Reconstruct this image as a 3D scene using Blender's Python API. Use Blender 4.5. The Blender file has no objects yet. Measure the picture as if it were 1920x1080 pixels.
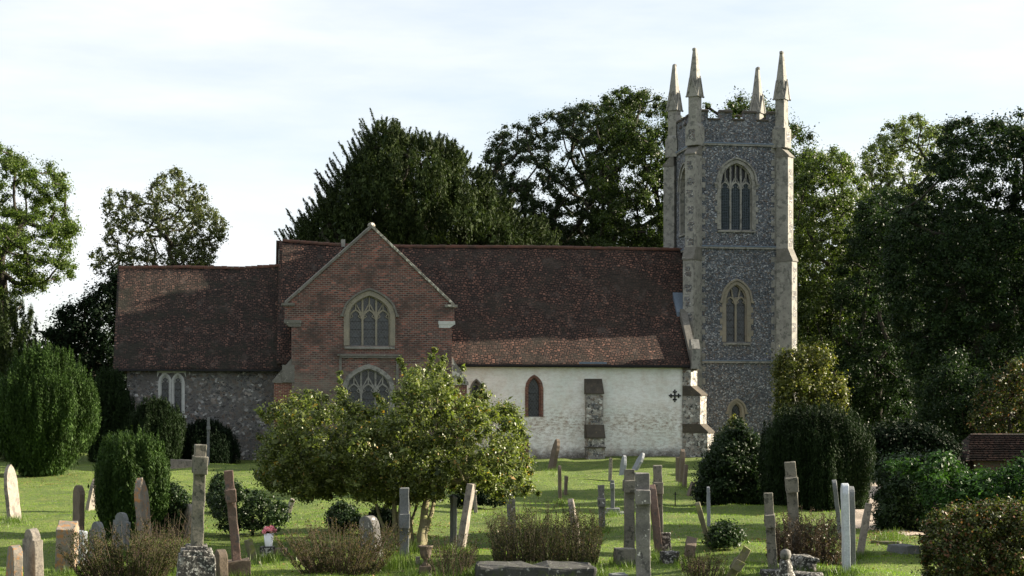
import bpy, bmesh, math, random
import numpy as np
from mathutils import Vector, Matrix, noise as mnoise

# ---------------------------------------------------------------- camera, sky, sun, exposure
SC = bpy.context.scene
F = 3000.0            # focal length in photograph pixels (1920 wide)
HY = 760.0            # horizon row
CH = 2.9              # eye height above the churchyard
cam_d = bpy.data.cameras.new('camera'); cam = bpy.data.objects.new('camera', cam_d)
SC.collection.objects.link(cam); SC.camera = cam
cam.location = (0, 0, CH); cam.rotation_euler = (math.radians(90), 0, 0)
cam_d.sensor_width = 36; cam_d.lens = 36 * F / 1920; cam_d.shift_y = (HY - 540) / 1920
cam_d.clip_start = 0.5; cam_d.clip_end = 6000
SUN_AZ = math.radians(12.5); SUN_EL = math.radians(20)     # azimuth from +X toward +Y (behind the church front)
world = bpy.data.worlds.new('World'); SC.world = world; world.use_nodes = True
wn, wl = world.node_tree.nodes, world.node_tree.links
wn.clear()
sky = wn.new('ShaderNodeTexSky'); sky.sky_type = 'NISHITA'; sky.sun_disc = False
sky.sun_elevation = SUN_EL; sky.sun_rotation = math.pi / 2 - SUN_AZ
sky.air_density = 1.0; sky.dust_density = 0.5; sky.ozone_density = 1.0
bg = wn.new('ShaderNodeBackground'); bg.inputs[1].default_value = 0.05
wo = wn.new('ShaderNodeOutputWorld')
tc = wn.new('ShaderNodeTexCoord'); mp = wn.new('ShaderNodeMapping'); mp.inputs['Scale'].default_value = (1.3, 1.3, 6.5)
mp.inputs['Location'].default_value = (0.35, 0.2, 0.1)
nz = wn.new('ShaderNodeTexNoise'); nz.inputs['Scale'].default_value = 2.2; nz.inputs['Detail'].default_value = 7; nz.inputs['Roughness'].default_value = 0.55
cr = wn.new('ShaderNodeValToRGB'); cr.color_ramp.elements[0].position = 0.36; cr.color_ramp.elements[1].position = 0.68
cr.color_ramp.elements[0].color = (0.5, 0.5, 0.5, 1); cr.color_ramp.elements[1].color = (1, 1, 1, 1)
mx = wn.new('ShaderNodeMix'); mx.data_type = 'RGBA'
mx.inputs[7].default_value = (5.7, 5.85, 6.05, 1)           # thin bright cloud
wl.new(tc.outputs['Generated'], mp.inputs['Vector']); wl.new(mp.outputs[0], nz.inputs['Vector'])
wl.new(nz.outputs['Fac'], cr.inputs[0]); wl.new(cr.outputs[0], mx.inputs[0])
wl.new(sky.outputs[0], mx.inputs[6]); wl.new(mx.outputs[2], bg.inputs[0]); wl.new(bg.outputs[0], wo.inputs[0])
sun_d = bpy.data.lights.new('sun', 'SUN'); sun_d.energy = 5.0; sun_d.angle = math.radians(0.5); sun_d.color = (1, 0.88, 0.70)
sun = bpy.data.objects.new('sun', sun_d); SC.collection.objects.link(sun)
SD = Vector((math.cos(SUN_EL) * math.cos(SUN_AZ), math.cos(SUN_EL) * math.sin(SUN_AZ), math.sin(SUN_EL)))
sun.location = (40, 60, 60); sun.rotation_euler = SD.to_track_quat('Z', 'Y').to_euler()
SC.view_settings.view_transform = 'Standard'; SC.view_settings.look = 'None'
SC.view_settings.exposure = 1.95; SC.view_settings.gamma = 1

# ---------------------------------------------------------------- helpers
COL = SC.collection
R = random.Random(7)
NR = np.random.default_rng(5)
def GH(x, y):           # height of the ground
    a = 0.10 * mnoise.noise((x * 0.13, y * 0.13, 0.3)) + 0.15 * mnoise.noise((x * 0.42, y * 0.30, 4.1)) + 0.09 * mnoise.noise((x * 0.9, y * 0.6, 9.1)) + 0.02 * mnoise.noise((x * 1.6, y * 1.6, 2.1))
    return a
def dist_row(py): return F * CH / (py - HY)
def P(px, py, Y): return Vector(((px - 960) / F * Y, Y, CH + (HY - py) / F * Y))
def link(o, parent=None):
    COL.objects.link(o)
    if parent: o.parent = parent
    return o
def tag(o, label=None, cat=None, group=None, kind=None):
    if label: o['label'] = label
    if cat: o['category'] = cat
    if group: o['group'] = group
    if kind: o['kind'] = kind
    return o
def empty(name, loc=(0, 0, 0), rz=0, parent=None):
    o = bpy.data.objects.new(name, None); o.location = loc; o.rotation_euler = (0, 0, rz); o.empty_display_size = 0.3
    return link(o, parent)
def box_uv(me):
    if not me.polygons: return
    uv = me.uv_layers.new(name='UVMap') if not me.uv_layers else me.uv_layers[0]
    n = len(me.vertices); co = np.empty(n * 3, np.float32); me.vertices.foreach_get('co', co); co = co.reshape(-1, 3)
    npol = len(me.polygons); nn = np.empty(npol * 3, np.float32); me.polygons.foreach_get('normal', nn); nn = nn.reshape(-1, 3)
    lt = np.empty(npol, np.int32); me.polygons.foreach_get('loop_total', lt)
    li = np.empty(len(me.loops), np.int32); me.loops.foreach_get('vertex_index', li)
    N = np.repeat(nn, lt, axis=0); Pn = co[li]
    t = np.stack([-N[:, 1], N[:, 0], np.zeros(len(N))], 1)
    l = np.linalg.norm(t, axis=1); flat = l < 0.05; t[flat] = (1, 0, 0); l[flat] = 1; t /= l[:, None]
    # quantise so that neighbouring slightly uneven faces share an orientation
    t = np.round(t * 4) / 4; t /= np.maximum(np.linalg.norm(t, axis=1), 1e-6)[:, None]
    b = np.cross(N, t); bl = np.linalg.norm(b, axis=1); b /= np.maximum(bl, 1e-6)[:, None]
    u = (Pn * t).sum(1)
    steep = np.abs(N[:, 2]) < 0.9
    v = np.where(steep, Pn[:, 2] / np.maximum(np.sqrt(1 - N[:, 2] ** 2), 0.3), (Pn * b).sum(1))
    uv.data.foreach_set('uv', np.stack([u, v], 1).astype(np.float32).ravel())
def mobj(name, bm, mat, parent=None, uv=True, smooth=False):
    me = bpy.data.meshes.new(name)
    bmesh.ops.recalc_face_normals(bm, faces=bm.faces)
    bm.to_mesh(me); bm.free()
    for m in (mat if isinstance(mat, (list, tuple)) else [mat]): me.materials.append(m)
    if smooth: me.polygons.foreach_set('use_smooth', [True] * len(me.polygons))
    if uv: box_uv(me)
    return link(bpy.data.objects.new(name, me), parent)
def npmesh(name, V, Fq, mats, parent=None, matidx=None, smooth=False):   # V (n,3), Fq (m,k)
    me = bpy.data.meshes.new(name); k = Fq.shape[1]
    me.vertices.add(len(V)); me.vertices.foreach_set('co', V.astype(np.float32).ravel())
    me.loops.add(Fq.size); me.loops.foreach_set('vertex_index', Fq.astype(np.int32).ravel())
    me.polygons.add(len(Fq)); me.polygons.foreach_set('loop_start', np.arange(0, Fq.size, k, dtype=np.int32))
    me.polygons.foreach_set('loop_total', np.full(len(Fq), k, dtype=np.int32))
    if matidx is not None: me.polygons.foreach_set('material_index', matidx.astype(np.int32))
    if smooth: me.polygons.foreach_set('use_smooth', [True] * len(Fq))
    for m in (mats if isinstance(mats, (list, tuple)) else [mats]): me.materials.append(m)
    me.update(calc_edges=True)
    return link(bpy.data.objects.new(name, me), parent)
def bx(bm, x0, x1, y0, y1, z0, z1, M=None):
    v = [bm.verts.new(p) for p in ((x0,y0,z0),(x1,y0,z0),(x1,y1,z0),(x0,y1,z0),(x0,y0,z1),(x1,y0,z1),(x1,y1,z1),(x0,y1,z1))]
    for f in ((0,1,2,3),(4,5,6,7),(0,1,5,4),(1,2,6,5),(2,3,7,6),(3,0,4,7)): bm.faces.new([v[i] for i in f])
    if M is not None: bmesh.ops.transform(bm, matrix=M, verts=v)
    return v
def prism(bm, pts, y0, y1, M=None, axis='y'):   # polygon in (a, z) pushed along y (or x)
    g = (lambda a, d, z: (a, d, z)) if axis == 'y' else (lambda a, d, z: (d, a, z))
    A = [bm.verts.new(g(a, y0, z)) for a, z in pts]; B = [bm.verts.new(g(a, y1, z)) for a, z in pts]
    bm.faces.new(A); bm.faces.new(B[::-1]); n = len(pts)
    for i in range(n): bm.faces.new((A[i], A[(i + 1) % n], B[(i + 1) % n], B[i]))
    if M is not None: bmesh.ops.transform(bm, matrix=M, verts=A + B)
    return A + B
def sweep(bm, pts, w, y0, y1, closed=False):    # flat bar of width w following a path in (x, z), from y0 to y1
    n = len(pts); L, Rr = [], []
    for i, (x, z) in enumerate(pts):
        a = pts[i - 1] if (i > 0 or closed) else pts[i]; b = pts[(i + 1) % n] if (i < n - 1 or closed) else pts[i]
        dx, dz = b[0] - a[0], b[1] - a[1]; l = math.hypot(dx, dz) or 1
        nx, nzv = -dz / l * w / 2, dx / l * w / 2
        L.append([bm.verts.new((x + nx, y, z + nzv)) for y in (y0, y1)]); Rr.append([bm.verts.new((x - nx, y, z - nzv)) for y in (y0, y1)])
    for i in range(n if closed else n - 1):
        j = (i + 1) % n
        bm.faces.new((L[i][0], L[j][0], Rr[j][0], Rr[i][0])); bm.faces.new((L[i][1], L[j][1], Rr[j][1], Rr[i][1]))
        bm.faces.new((L[i][0], L[j][0], L[j][1], L[i][1])); bm.faces.new((Rr[i][0], Rr[j][0], Rr[j][1], Rr[i][1]))
    if not closed:
        bm.faces.new((L[0][0], L[0][1], Rr[0][1], Rr[0][0])); bm.faces.new((L[-1][0], L[-1][1], Rr[-1][1], Rr[-1][0]))
def lathe(bm, prof, n=16, c=(0, 0, 0)):
    rings = []
    for r, z in prof:
        rings.append([bm.verts.new((c[0] + r * math.cos(2 * math.pi * i / n), c[1] + r * math.sin(2 * math.pi * i / n), c[2] + z)) for i in range(n)])
    for a, b in zip(rings, rings[1:]):
        for i in range(n): bm.faces.new((a[i], a[(i + 1) % n], b[(i + 1) % n], b[i]))
    bm.faces.new(rings[0][::-1]); bm.faces.new(rings[-1])

# ---------------------------------------------------------------- materials
class NT:
    def __init__(s, name):
        s.m = bpy.data.materials.new(name); s.m.use_nodes = True; s.t = s.m.node_tree; s.n = s.t.nodes; s.l = s.t.links
        s.n.clear(); s.out = s.n.new('ShaderNodeOutputMaterial'); s.b = s.n.new('ShaderNodeBsdfPrincipled')
        s.l.new(s.b.outputs[0], s.out.inputs[0]); s.b.inputs['Roughness'].default_value = 0.85
        s.b.inputs['Specular IOR Level'].default_value = 0.25
        s.tc = s.n.new('ShaderNodeTexCoord')
    def lk(s, a, b): s.l.new(a, b)
    def coord(s, kind='Object', scale=(1, 1, 1), rnd=False):
        o = s.tc.outputs[kind]
        m = s.n.new('ShaderNodeMapping'); m.inputs['Scale'].default_value = scale; s.lk(o, m.inputs['Vector'])
        if rnd:
            oi = s.n.new('ShaderNodeObjectInfo'); mu = s.n.new('ShaderNodeMath'); mu.operation = 'MULTIPLY'; mu.inputs[1].default_value = 37
            s.lk(oi.outputs['Random'], mu.inputs[0]); c = s.n.new('ShaderNodeCombineXYZ')
            for i in range(3): s.lk(mu.outputs[0], c.inputs[i])
            s.lk(c.outputs[0], m.inputs['Location'])
        return m.outputs[0]
    def noise(s, v, scale, detail=4, rough=0.6):
        n = s.n.new('ShaderNodeTexNoise'); n.inputs['Scale'].default_value = scale; n.inputs['Detail'].default_value = detail; n.inputs['Roughness'].default_value = rough
        s.lk(v, n.inputs['Vector']); return n.outputs['Fac']
    def ramp(s, f, stops, interp='LINEAR'):
        r = s.n.new('ShaderNodeValToRGB'); e = r.color_ramp; e.interpolation = interp
        while len(e.elements) < len(stops): e.elements.new(0.5)
        for el, (p, c) in zip(e.elements, stops):
            el.position = p; el.color = (c, c, c, 1) if isinstance(c, (int, float)) else (*c, 1)
        s.lk(f, r.inputs[0]); return r.outputs[0]
    def mix(s, f, a, b, mode='MIX'):
        m = s.n.new('ShaderNodeMix'); m.data_type = 'RGBA'; m.blend_type = mode
        for sock, v in ((m.inputs[0], f), (m.inputs[6], a), (m.inputs[7], b)):
            if isinstance(v, (int, float)): sock.default_value = v if sock.type == 'VALUE' else (v, v, v, 1)
            elif isinstance(v, tuple): sock.default_value = (*v, 1)
            else: s.lk(v, sock)
        return m.outputs[2]
    def math(s, op, a, b=0.5):
        m = s.n.new('ShaderNodeMath'); m.operation = op
        for i, v in enumerate((a, b)):
            if isinstance(v, (int, float)): m.inputs[i].default_value = v
            else: s.lk(v, m.inputs[i])
        return m.outputs[0]
    def bump(s, h, strength=0.4, dist=0.03):
        b = s.n.new('ShaderNodeBump'); b.inputs['Strength'].default_value = strength; b.inputs['Distance'].default_value = dist
        s.lk(h, b.inputs['Height']); s.lk(b.outputs[0], s.b.inputs['Normal'])
    def done(s, col, rough=None):
        if isinstance(col, tuple): s.b.inputs['Base Color'].default_value = (*col, 1)
        else: s.lk(col, s.b.inputs['Base Color'])
        if rough is not None: s.b.inputs['Roughness'].default_value = rough
        return s.m
def stone(name, c1, c2, lich=None, amount=0.5, lich2=None, amount2=0.4, scale=3.0, lscale=9.0, bump=0.5, dark=None):
    t = NT(name); v = t.coord('Object', rnd=True)
    n1 = t.noise(v, scale, 6, 0.65); c = t.mix(t.ramp(n1, [(0.32, 0.0), (0.68, 1.0)]), c1, c2)
    fine = t.noise(v, 34, 3, 0.7); c = t.mix(0.5, c, t.ramp(fine, [(0.3, 0.35), (0.7, 1.0)]), 'MULTIPLY')
    if dark:
        nd = t.noise(v, scale * 0.9 + 1, 5, 0.75); c = t.mix(t.ramp(nd, [(0.5, 0.0), (0.6, 0.85)]), c, dark)
    if lich:
        nl = t.noise(v, lscale, 4, 0.6); c = t.mix(t.ramp(nl, [(1 - amount, 0.0), (1.05 - amount, 0.9)]), c, lich)
    if lich2:
        vv = t.coord('Object', scale=(1.3, 1.3, 0.9), rnd=True)
        nl = t.noise(vv, lscale * 0.45, 5, 0.7); c = t.mix(t.ramp(nl, [(1 - amount2, 0.0), (1.08 - amount2, 0.85)]), c, lich2)
    t.bump(t.math('ADD', n1, t.math('MULTIPLY', fine, 0.4)), bump, 0.03)
    return t.done(c, 0.9)
def flint(name, scale=7.5, mortar=(0.22, 0.2, 0.17), lo=(0.03, 0.034, 0.042), mid=(0.13, 0.14, 0.15), hi=(0.62, 0.62, 0.6), tint=None, p=0.72, warp=0.12):
    t = NT(name); v = t.coord('Object', scale=(1, 1, 1.25))
    ns = t.n.new('ShaderNodeTexNoise'); ns.inputs['Scale'].default_value = 6; t.lk(v, ns.inputs['Vector'])
    va = t.n.new('ShaderNodeVectorMath'); va.operation = 'MULTIPLY_ADD'; va.inputs[1].default_value = (warp,) * 3; t.lk(ns.outputs['Color'], va.inputs[0]); t.lk(v, va.inputs[2])
    vo = t.n.new('ShaderNodeTexVoronoi'); vo.inputs['Scale'].default_value = scale; t.lk(va.outputs[0], vo.inputs['Vector'])
    ve = t.n.new('ShaderNodeTexVoronoi'); ve.feature = 'DISTANCE_TO_EDGE'; ve.inputs['Scale'].default_value = scale; t.lk(va.outputs[0], ve.inputs['Vector'])
    sp = t.n.new('ShaderNodeSeparateColor'); t.lk(vo.outputs['Color'], sp.inputs[0])
    c = t.ramp(sp.outputs[0], [(0.0, lo), (0.45, mid), (p, (mid[0] * 1.5, mid[1] * 1.45, mid[2] * 1.4)), (min(p + 0.16, 1), hi)])
    c = t.mix(t.ramp(sp.outputs[1], [(0.75, 0.0), (0.8, 0.5)]), c, (0.2, 0.13, 0.08))
    c = t.mix(t.ramp(ve.outputs['Distance'], [(0.03, 0.85), (0.1, 0.0)]), c, mortar)
    big = t.noise(t.coord('Object'), 0.8, 4); c = t.mix(0.55, c, t.ramp(big, [(0.3, 0.5), (0.65, 1.0)]), 'MULTIPLY')
    if tint: c = t.mix(t.ramp(t.noise(t.coord('Object'), 1.6, 5), [(0.45, 0.0), (0.62, 0.7)]), c, tint)
    t.bump(t.ramp(ve.outputs['Distance'], [(0.0, 0.0), (0.2, 1.0)]), 0.7, 0.03)
    return t.done(c, 0.7)
def brickmat(name, c1, c2, mortar, bw, bh, ms=0.012, stain=(0.05, 0.03, 0.025), sfac=0.7, sscale=0.8, extra=None, off=0.5, bump=0.5, streak=False, ewide=0.05, ehoriz=1, zlow=None):
    t = NT(name); uv = t.tc.outputs['UV']
    nn = t.n.new('ShaderNodeTexNoise'); nn.inputs['Scale'].default_value = 1.7; t.lk(uv, nn.inputs['Vector'])
    va = t.n.new('ShaderNodeVectorMath'); va.operation = 'MULTIPLY_ADD'; va.inputs[1].default_value = (0.04,) * 3; t.lk(nn.outputs['Color'], va.inputs[0]); t.lk(uv, va.inputs[2])
    b = t.n.new('ShaderNodeTexBrick'); b.inputs['Scale'].default_value = 1; b.inputs['Brick Width'].default_value = bw; b.inputs['Row Height'].default_value = bh
    b.inputs['Mortar Size'].default_value = ms; b.inputs['Mortar Smooth'].default_value = 0.3; b.inputs['Bias'].default_value = 0.0; b.offset = off
    b.inputs['Color1'].default_value = (0, 0, 0, 1); b.inputs['Color2'].default_value = (1, 1, 1, 1); b.inputs['Mortar'].default_value = (0.5, 0.5, 0.5, 1)
    t.lk(va.outputs[0], b.inputs['Vector'])
    c = t.ramp(b.outputs['Color'], [(0.0, c1), (0.5, tuple((x + y) / 2 for x, y in zip(c1, c2))), (0.9, c2), (1.0, tuple(min(1, y * 1.6) for y in c2))])
    med = t.noise(t.coord('Object'), 2.6, 6, 0.7)
    c = t.mix(0.7, c, t.ramp(med, [(0.25, 0.45), (0.7, 1.15)]), 'MULTIPLY')
    c = t.mix(b.outputs['Fac'], c, mortar)
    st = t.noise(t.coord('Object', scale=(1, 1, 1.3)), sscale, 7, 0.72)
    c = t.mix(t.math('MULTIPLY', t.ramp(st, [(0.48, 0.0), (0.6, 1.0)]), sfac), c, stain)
    if streak:
        s2 = t.noise(t.coord('Object', scale=(1, 1, 5)), 2.2, 5, 0.75); c = t.mix(0.75, c, t.ramp(s2, [(0.36, 0.45), (0.62, 1.35)]), 'MULTIPLY')
        s3 = t.noise(t.coord('Object', scale=(1.6, 1.6, 1)), 0.9, 4, 0.7); c = t.mix(t.ramp(s3, [(0.55, 0.0), (0.7, 0.5)]), c, (0.085, 0.068, 0.058))
    if extra:
        e = t.noise(t.coord('Object', scale=(1, 1, ehoriz)), extra[1], 6, 0.8)
        if zlow:      # repaired paler brickwork low in the wall
            sz = t.n.new('ShaderNodeSeparateXYZ'); t.lk(t.tc.outputs['Object'], sz.inputs[0]); k = t.math('MULTIPLY', t.math('SUBTRACT', zlow, sz.outputs[2]), 0.10)
            e = t.math('ADD', e, t.math('MINIMUM', t.math('MAXIMUM', k, -0.06), 0.16))
        c = t.mix(t.ramp(e, [(extra[2], 0.0), (extra[2] + ewide, 0.8)]), c, extra[0])
    t.bump(t.math('ADD', t.math('MULTIPLY', b.outputs['Fac'], -1.0), t.math('MULTIPLY', b.outputs['Color'], 0.5)), bump, 0.02)
    return t.done(c, 0.9)
def leafmat(name, c1, c2, c3=None, p3=0.9, trans=0.3, rough=0.45, spec=0.3, big=0.5):
    t = NT(name); g = t.n.new('ShaderNodeNewGeometry')
    r = g.outputs['Random Per Island']
    c = t.ramp(r, [(0.0, c1), (0.8, c2)] + ([(p3, c2), (min(p3 + 0.02, 1), c3)] if c3 else []))
    n = t.noise(t.coord('Object'), big, 3); c = t.mix(0.8, c, t.ramp(n, [(0.35, 0.55), (0.65, 1.2)]), 'MULTIPLY')
    t.lk(c, t.b.inputs['Base Color']); t.b.inputs['Roughness'].default_value = rough; t.b.inputs['Specular IOR Level'].default_value = spec
    tr = t.n.new('ShaderNodeBsdfTranslucent'); t.lk(t.mix(1.0, c, (1.2, 1.35, 0.55), 'MULTIPLY'), tr.inputs[0])
    ms = t.n.new('ShaderNodeMixShader'); ms.inputs[0].default_value = trans
    t.lk(t.b.outputs[0], ms.inputs[1]); t.lk(tr.outputs[0], ms.inputs[2]); t.lk(ms.outputs[0], t.out.inputs[0])
    return t.m
def plain(name, c, rough=0.7, metal=0, var=0.3, scale=12):
    t = NT(name); n = t.noise(t.coord('Object', rnd=True), scale, 4)
    t.b.inputs['Metallic'].default_value = metal
    t.bump(n, 0.2, 0.01)
    return t.done(t.mix(var, c, t.ramp(n, [(0.3, 0.3), (0.7, 1.0)]), 'MULTIPLY'), rough)

M = {}
M['mottled'] = flint('limed_flint', 6.0, mortar=(0.36, 0.35, 0.32), lo=(0.05, 0.05, 0.05), mid=(0.24, 0.235, 0.22), hi=(0.6, 0.59, 0.55), p=0.7, warp=0.35)
M['ridge'] = stone('terracotta_ridge', (0.15, 0.065, 0.045), (0.06, 0.04, 0.032), lich=(0.10, 0.09, 0.05), amount=0.4, scale=1.5)
M['tower'] = flint('flint_tower', 13, mortar=(0.155, 0.165, 0.175), lo=(0.026, 0.030, 0.038), mid=(0.092, 0.108, 0.135), hi=(0.44, 0.46, 0.49), p=0.76)
M['rubble'] = flint('flint_rubble', 6.5, mortar=(0.22, 0.21, 0.19), lo=(0.05, 0.05, 0.05), mid=(0.115, 0.12, 0.125), hi=(0.6, 0.6, 0.58), tint=(0.12, 0.11, 0.10), p=0.84, warp=0.3)
M['panel'] = flint('flint_panel', 14, mortar=(0.16, 0.155, 0.15), lo=(0.04, 0.045, 0.05), mid=(0.14, 0.15, 0.16), p=0.8)
M['ashlar'] = stone('ashlar_stone', (0.34, 0.33, 0.30), (0.23, 0.225, 0.205), lich=(0.12, 0.12, 0.11), amount=0.45, scale=1.6, lscale=4, bump=0.3, dark=(0.17, 0.165, 0.15))
M['ashlar_gold'] = stone('golden_ashlar', (0.30, 0.265, 0.205), (0.22, 0.205, 0.17), lich=(0.17, 0.15, 0.11), amount=0.4, scale=2, lscale=6, bump=0.3)
M['ashlar_dark'] = stone('weathered_ashlar', (0.20, 0.19, 0.17), (0.12, 0.115, 0.10), lich=(0.42, 0.41, 0.36), amount=0.36, scale=3, lscale=8)
M['coping'] = stone('lichened_coping', (0.30, 0.28, 0.24), (0.16, 0.15, 0.13), lich=(0.55, 0.53, 0.45), amount=0.47, lich2=(0.33, 0.26, 0.1), amount2=0.33, scale=4, lscale=5)
M['capbrown'] = stone('brown_capstone', (0.10, 0.085, 0.065), (0.055, 0.05, 0.042), lich=(0.20, 0.16, 0.09), amount=0.36, scale=3)
M['whitestone'] = stone('white_limestone', (0.60, 0.61, 0.58), (0.48, 0.49, 0.47), lich=(0.28, 0.27, 0.24), amount=0.32, scale=3, bump=0.2)
M['lead'] = plain('lead_sheet', (0.14, 0.18, 0.23), 0.5, 0.2)
M['tile'] = brickmat('clay_roof_tiles', (0.034, 0.023, 0.019), (0.135, 0.070, 0.050), (0.010, 0.008, 0.007), 0.20, 0.17, 0.034, stain=(0.030, 0.025, 0.019), sfac=0.75, sscale=0.5, extra=((0.24, 0.225, 0.20), 6.5, 0.67), bump=0.6, streak=True)
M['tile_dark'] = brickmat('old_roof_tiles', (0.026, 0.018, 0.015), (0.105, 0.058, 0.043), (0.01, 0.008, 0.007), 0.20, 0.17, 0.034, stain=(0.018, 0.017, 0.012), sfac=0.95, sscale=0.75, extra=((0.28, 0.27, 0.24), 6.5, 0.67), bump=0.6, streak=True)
M['brick'] = brickmat('old_red_brick', (0.065, 0.038, 0.036), (0.215, 0.08, 0.06), (0.18, 0.155, 0.135), 0.25, 0.10, 0.017, stain=(0.055, 0.042, 0.038), sfac=0.75, sscale=0.8, extra=((0.17, 0.15, 0.125), 1.1, 0.50), ewide=0.26, ehoriz=2.5, zlow=5.6)
M['brickred'] = brickmat('red_brick', (0.09, 0.036, 0.03), (0.19, 0.066, 0.046), (0.24, 0.18, 0.14), 0.235, 0.078, 0.012, stain=(0.1, 0.05, 0.04), sfac=0.4)
M['oak'] = plain('dark_timber', (0.045, 0.035, 0.028), 0.8)
M['iron'] = plain('black_iron', (0.015, 0.015, 0.017), 0.55, 0.3)
# limewashed wall: worn patches low down, damp and dirty at the foot
t = NT('limewashed_wall'); v = t.coord('Object')
sep = t.n.new('ShaderNodeSeparateXYZ'); t.lk(t.tc.outputs['Object'], sep.inputs[0]); zc = sep.outputs[2]
c = t.mix(t.ramp(t.noise(v, 0.5, 4), [(0.4, 0.0), (0.62, 1.0)]), (0.85, 0.845, 0.82), (0.74, 0.77, 0.73))
c = t.mix(t.ramp(t.noise(v, 1.3, 8, 0.75), [(0.46, 0.0), (0.66, 0.6)]), c, (0.60, 0.53, 0.45))
vs = t.coord('Object', scale=(1, 1, 2.6))
band = t.ramp(zc, [(0.0, 1.0), (0.12, 1.0), (0.3, 0.9), (0.42, 0.15), (1.0, 0.0)])   # height / 10 m below
zs = t.math('MULTIPLY', zc, 0.2); band = t.ramp(zs, [(0.0, 1.0), (0.1, 0.6), (0.22, 0.55), (0.33, 1.0), (0.42, 1.0), (0.52, 0.5), (0.62, 0.25), (1.0, 0.2)])
wear = t.noise(vs, 3.0, 8, 0.78)
wf = t.math('MULTIPLY', t.ramp(wear, [(0.46, 0.0), (0.60, 1.0)]), band)
c = t.mix(wf, c, (0.33, 0.26, 0.20))
pit = t.noise(vs, 9.0, 6, 0.8); c = t.mix(t.math('MULTIPLY', t.ramp(pit, [(0.57, 0.0), (0.64, 1.0)]), t.math('ADD', t.math('MULTIPLY', band, 0.85), 0.15)), c, (0.16, 0.13, 0.10))
foot = t.ramp(t.math('ADD', t.math('MULTIPLY', zc, 0.5), t.math('MULTIPLY', t.noise(v, 1.5, 6, 0.7), 0.8)), [(0.42, 1.0), (0.70, 0.0)])
c = t.mix(t.math('MULTIPLY', foot, 0.93), c, t.mix(t.ramp(pit, [(0.45, 0.0), (0.6, 1.0)]), (0.07, 0.065, 0.055), (0.25, 0.23, 0.2)))
bb = t.n.new('ShaderNodeTexBrick'); bb.inputs['Scale'].default_value = 1; bb.inputs['Brick Width'].default_value = 0.24; bb.inputs['Row Height'].default_value = 0.055; t.lk(t.tc.outputs['UV'], bb.inputs['Vector'])
t.bump(t.math('ADD', t.math('MULTIPLY', bb.outputs['Fac'], -0.25), wear), 0.6, 0.04); M['limewash'] = t.done(c, 0.95)
# leaded window glass: diamond lattice of dull cames
t = NT('leaded_glass'); uvs = t.n.new('ShaderNodeSeparateXYZ'); t.lk(t.tc.outputs['UV'], uvs.inputs[0])
def tri(a):
    fr = t.math('FRACT', a); return t.math('ABSOLUTE', t.math('SUBTRACT', fr, 0.5))
s1 = t.math('MULTIPLY', t.math('ADD', t.math('MULTIPLY', uvs.outputs[0], 1.5), uvs.outputs[1]), 4.2); s2 = t.math('MULTIPLY', t.math('SUBTRACT', t.math('MULTIPLY', uvs.outputs[0], 1.5), uvs.outputs[1]), 4.2)
lat = t.math('MINIMUM', tri(s1), tri(s2)); cames = t.ramp(lat, [(0.05, 1.0), (0.1, 0.0)])
pn = t.noise(t.coord('UV'), 3.5, 2); c = t.mix(t.ramp(pn, [(0.4, 0.0), (0.6, 1.0)]), (0.010, 0.012, 0.015), (0.035, 0.042, 0.052))
c = t.mix(cames, c, (0.055, 0.06, 0.065)); t.bump(t.noise(t.coord('UV'), 9, 2), 0.3, 0.01)
t.b.inputs['Specular IOR Level'].default_value = 0.5; M['glass'] = t.done(c, 0.22)
M['glass_dark'] = plain('dark_window_glass', (0.012, 0.013, 0.016), 0.3)
M['louvre'] = plain('grey_louvre', (0.08, 0.10, 0.12), 0.7)
# graveyard stones
M['g_pale'] = stone('pale_headstone', (0.31, 0.27, 0.22), (0.20, 0.18, 0.155), lich=(0.13, 0.115, 0.10), amount=0.42, dark=(0.10, 0.09, 0.08), lich2=(0.34, 0.33, 0.29), amount2=0.34, scale=3.5, lscale=13)
M['g_grey'] = stone('grey_headstone', (0.19, 0.20, 0.20), (0.12, 0.125, 0.12), lich=(0.38, 0.38, 0.35), amount=0.3, scale=3)
M['g_brown'] = stone('brown_headstone', (0.17, 0.13, 0.095), (0.10, 0.08, 0.06), lich=(0.26, 0.23, 0.19), amount=0.3, scale=3)
M['g_orange'] = stone('orange_lichened_stone', (0.27, 0.235, 0.19), (0.16, 0.145, 0.12), lich=(0.08, 0.07, 0.065), amount=0.36, lich2=(0.34, 0.16, 0.05), amount2=0.48, scale=3.5, lscale=18)
M['g_black'] = stone('blackened_lichened_stone', (0.06, 0.058, 0.052), (0.025, 0.025, 0.024), lich=(0.40, 0.39, 0.36), amount=0.46, lich2=(0.17, 0.16, 0.14), amount2=0.47, scale=4, lscale=20)
M['g_cross'] = stone('buff_cross_stone', (0.20, 0.185, 0.15), (0.12, 0.115, 0.095), lich=(0.055, 0.055, 0.045), amount=0.44, lich2=(0.27, 0.26, 0.22), amount2=0.36, scale=4, lscale=12)
M['g_red'] = stone('reddish_granite', (0.18, 0.115, 0.09), (0.11, 0.085, 0.07), lich=(0.07, 0.065, 0.06), amount=0.42, scale=5)
M['g_white'] = stone('white_marble', (0.56, 0.60, 0.63), (0.44, 0.47, 0.50), lich=(0.26, 0.27, 0.27), amount=0.33, scale=3, bump=0.2)
M['g_blotch'] = stone('blotched_grey_stone', (0.22, 0.21, 0.19), (0.12, 0.115, 0.11), lich=(0.60, 0.58, 0.54), amount=0.38, lich2=(0.04, 0.04, 0.04), amount2=0.42, scale=4, lscale=11)
M['g_kerb'] = stone('dark_kerb_stone', (0.07, 0.07, 0.065), (0.035, 0.035, 0.032), lich=(0.24, 0.24, 0.22), amount=0.38, lich2=(0.05, 0.06, 0.03), amount2=0.45, scale=4, lscale=14)
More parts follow.
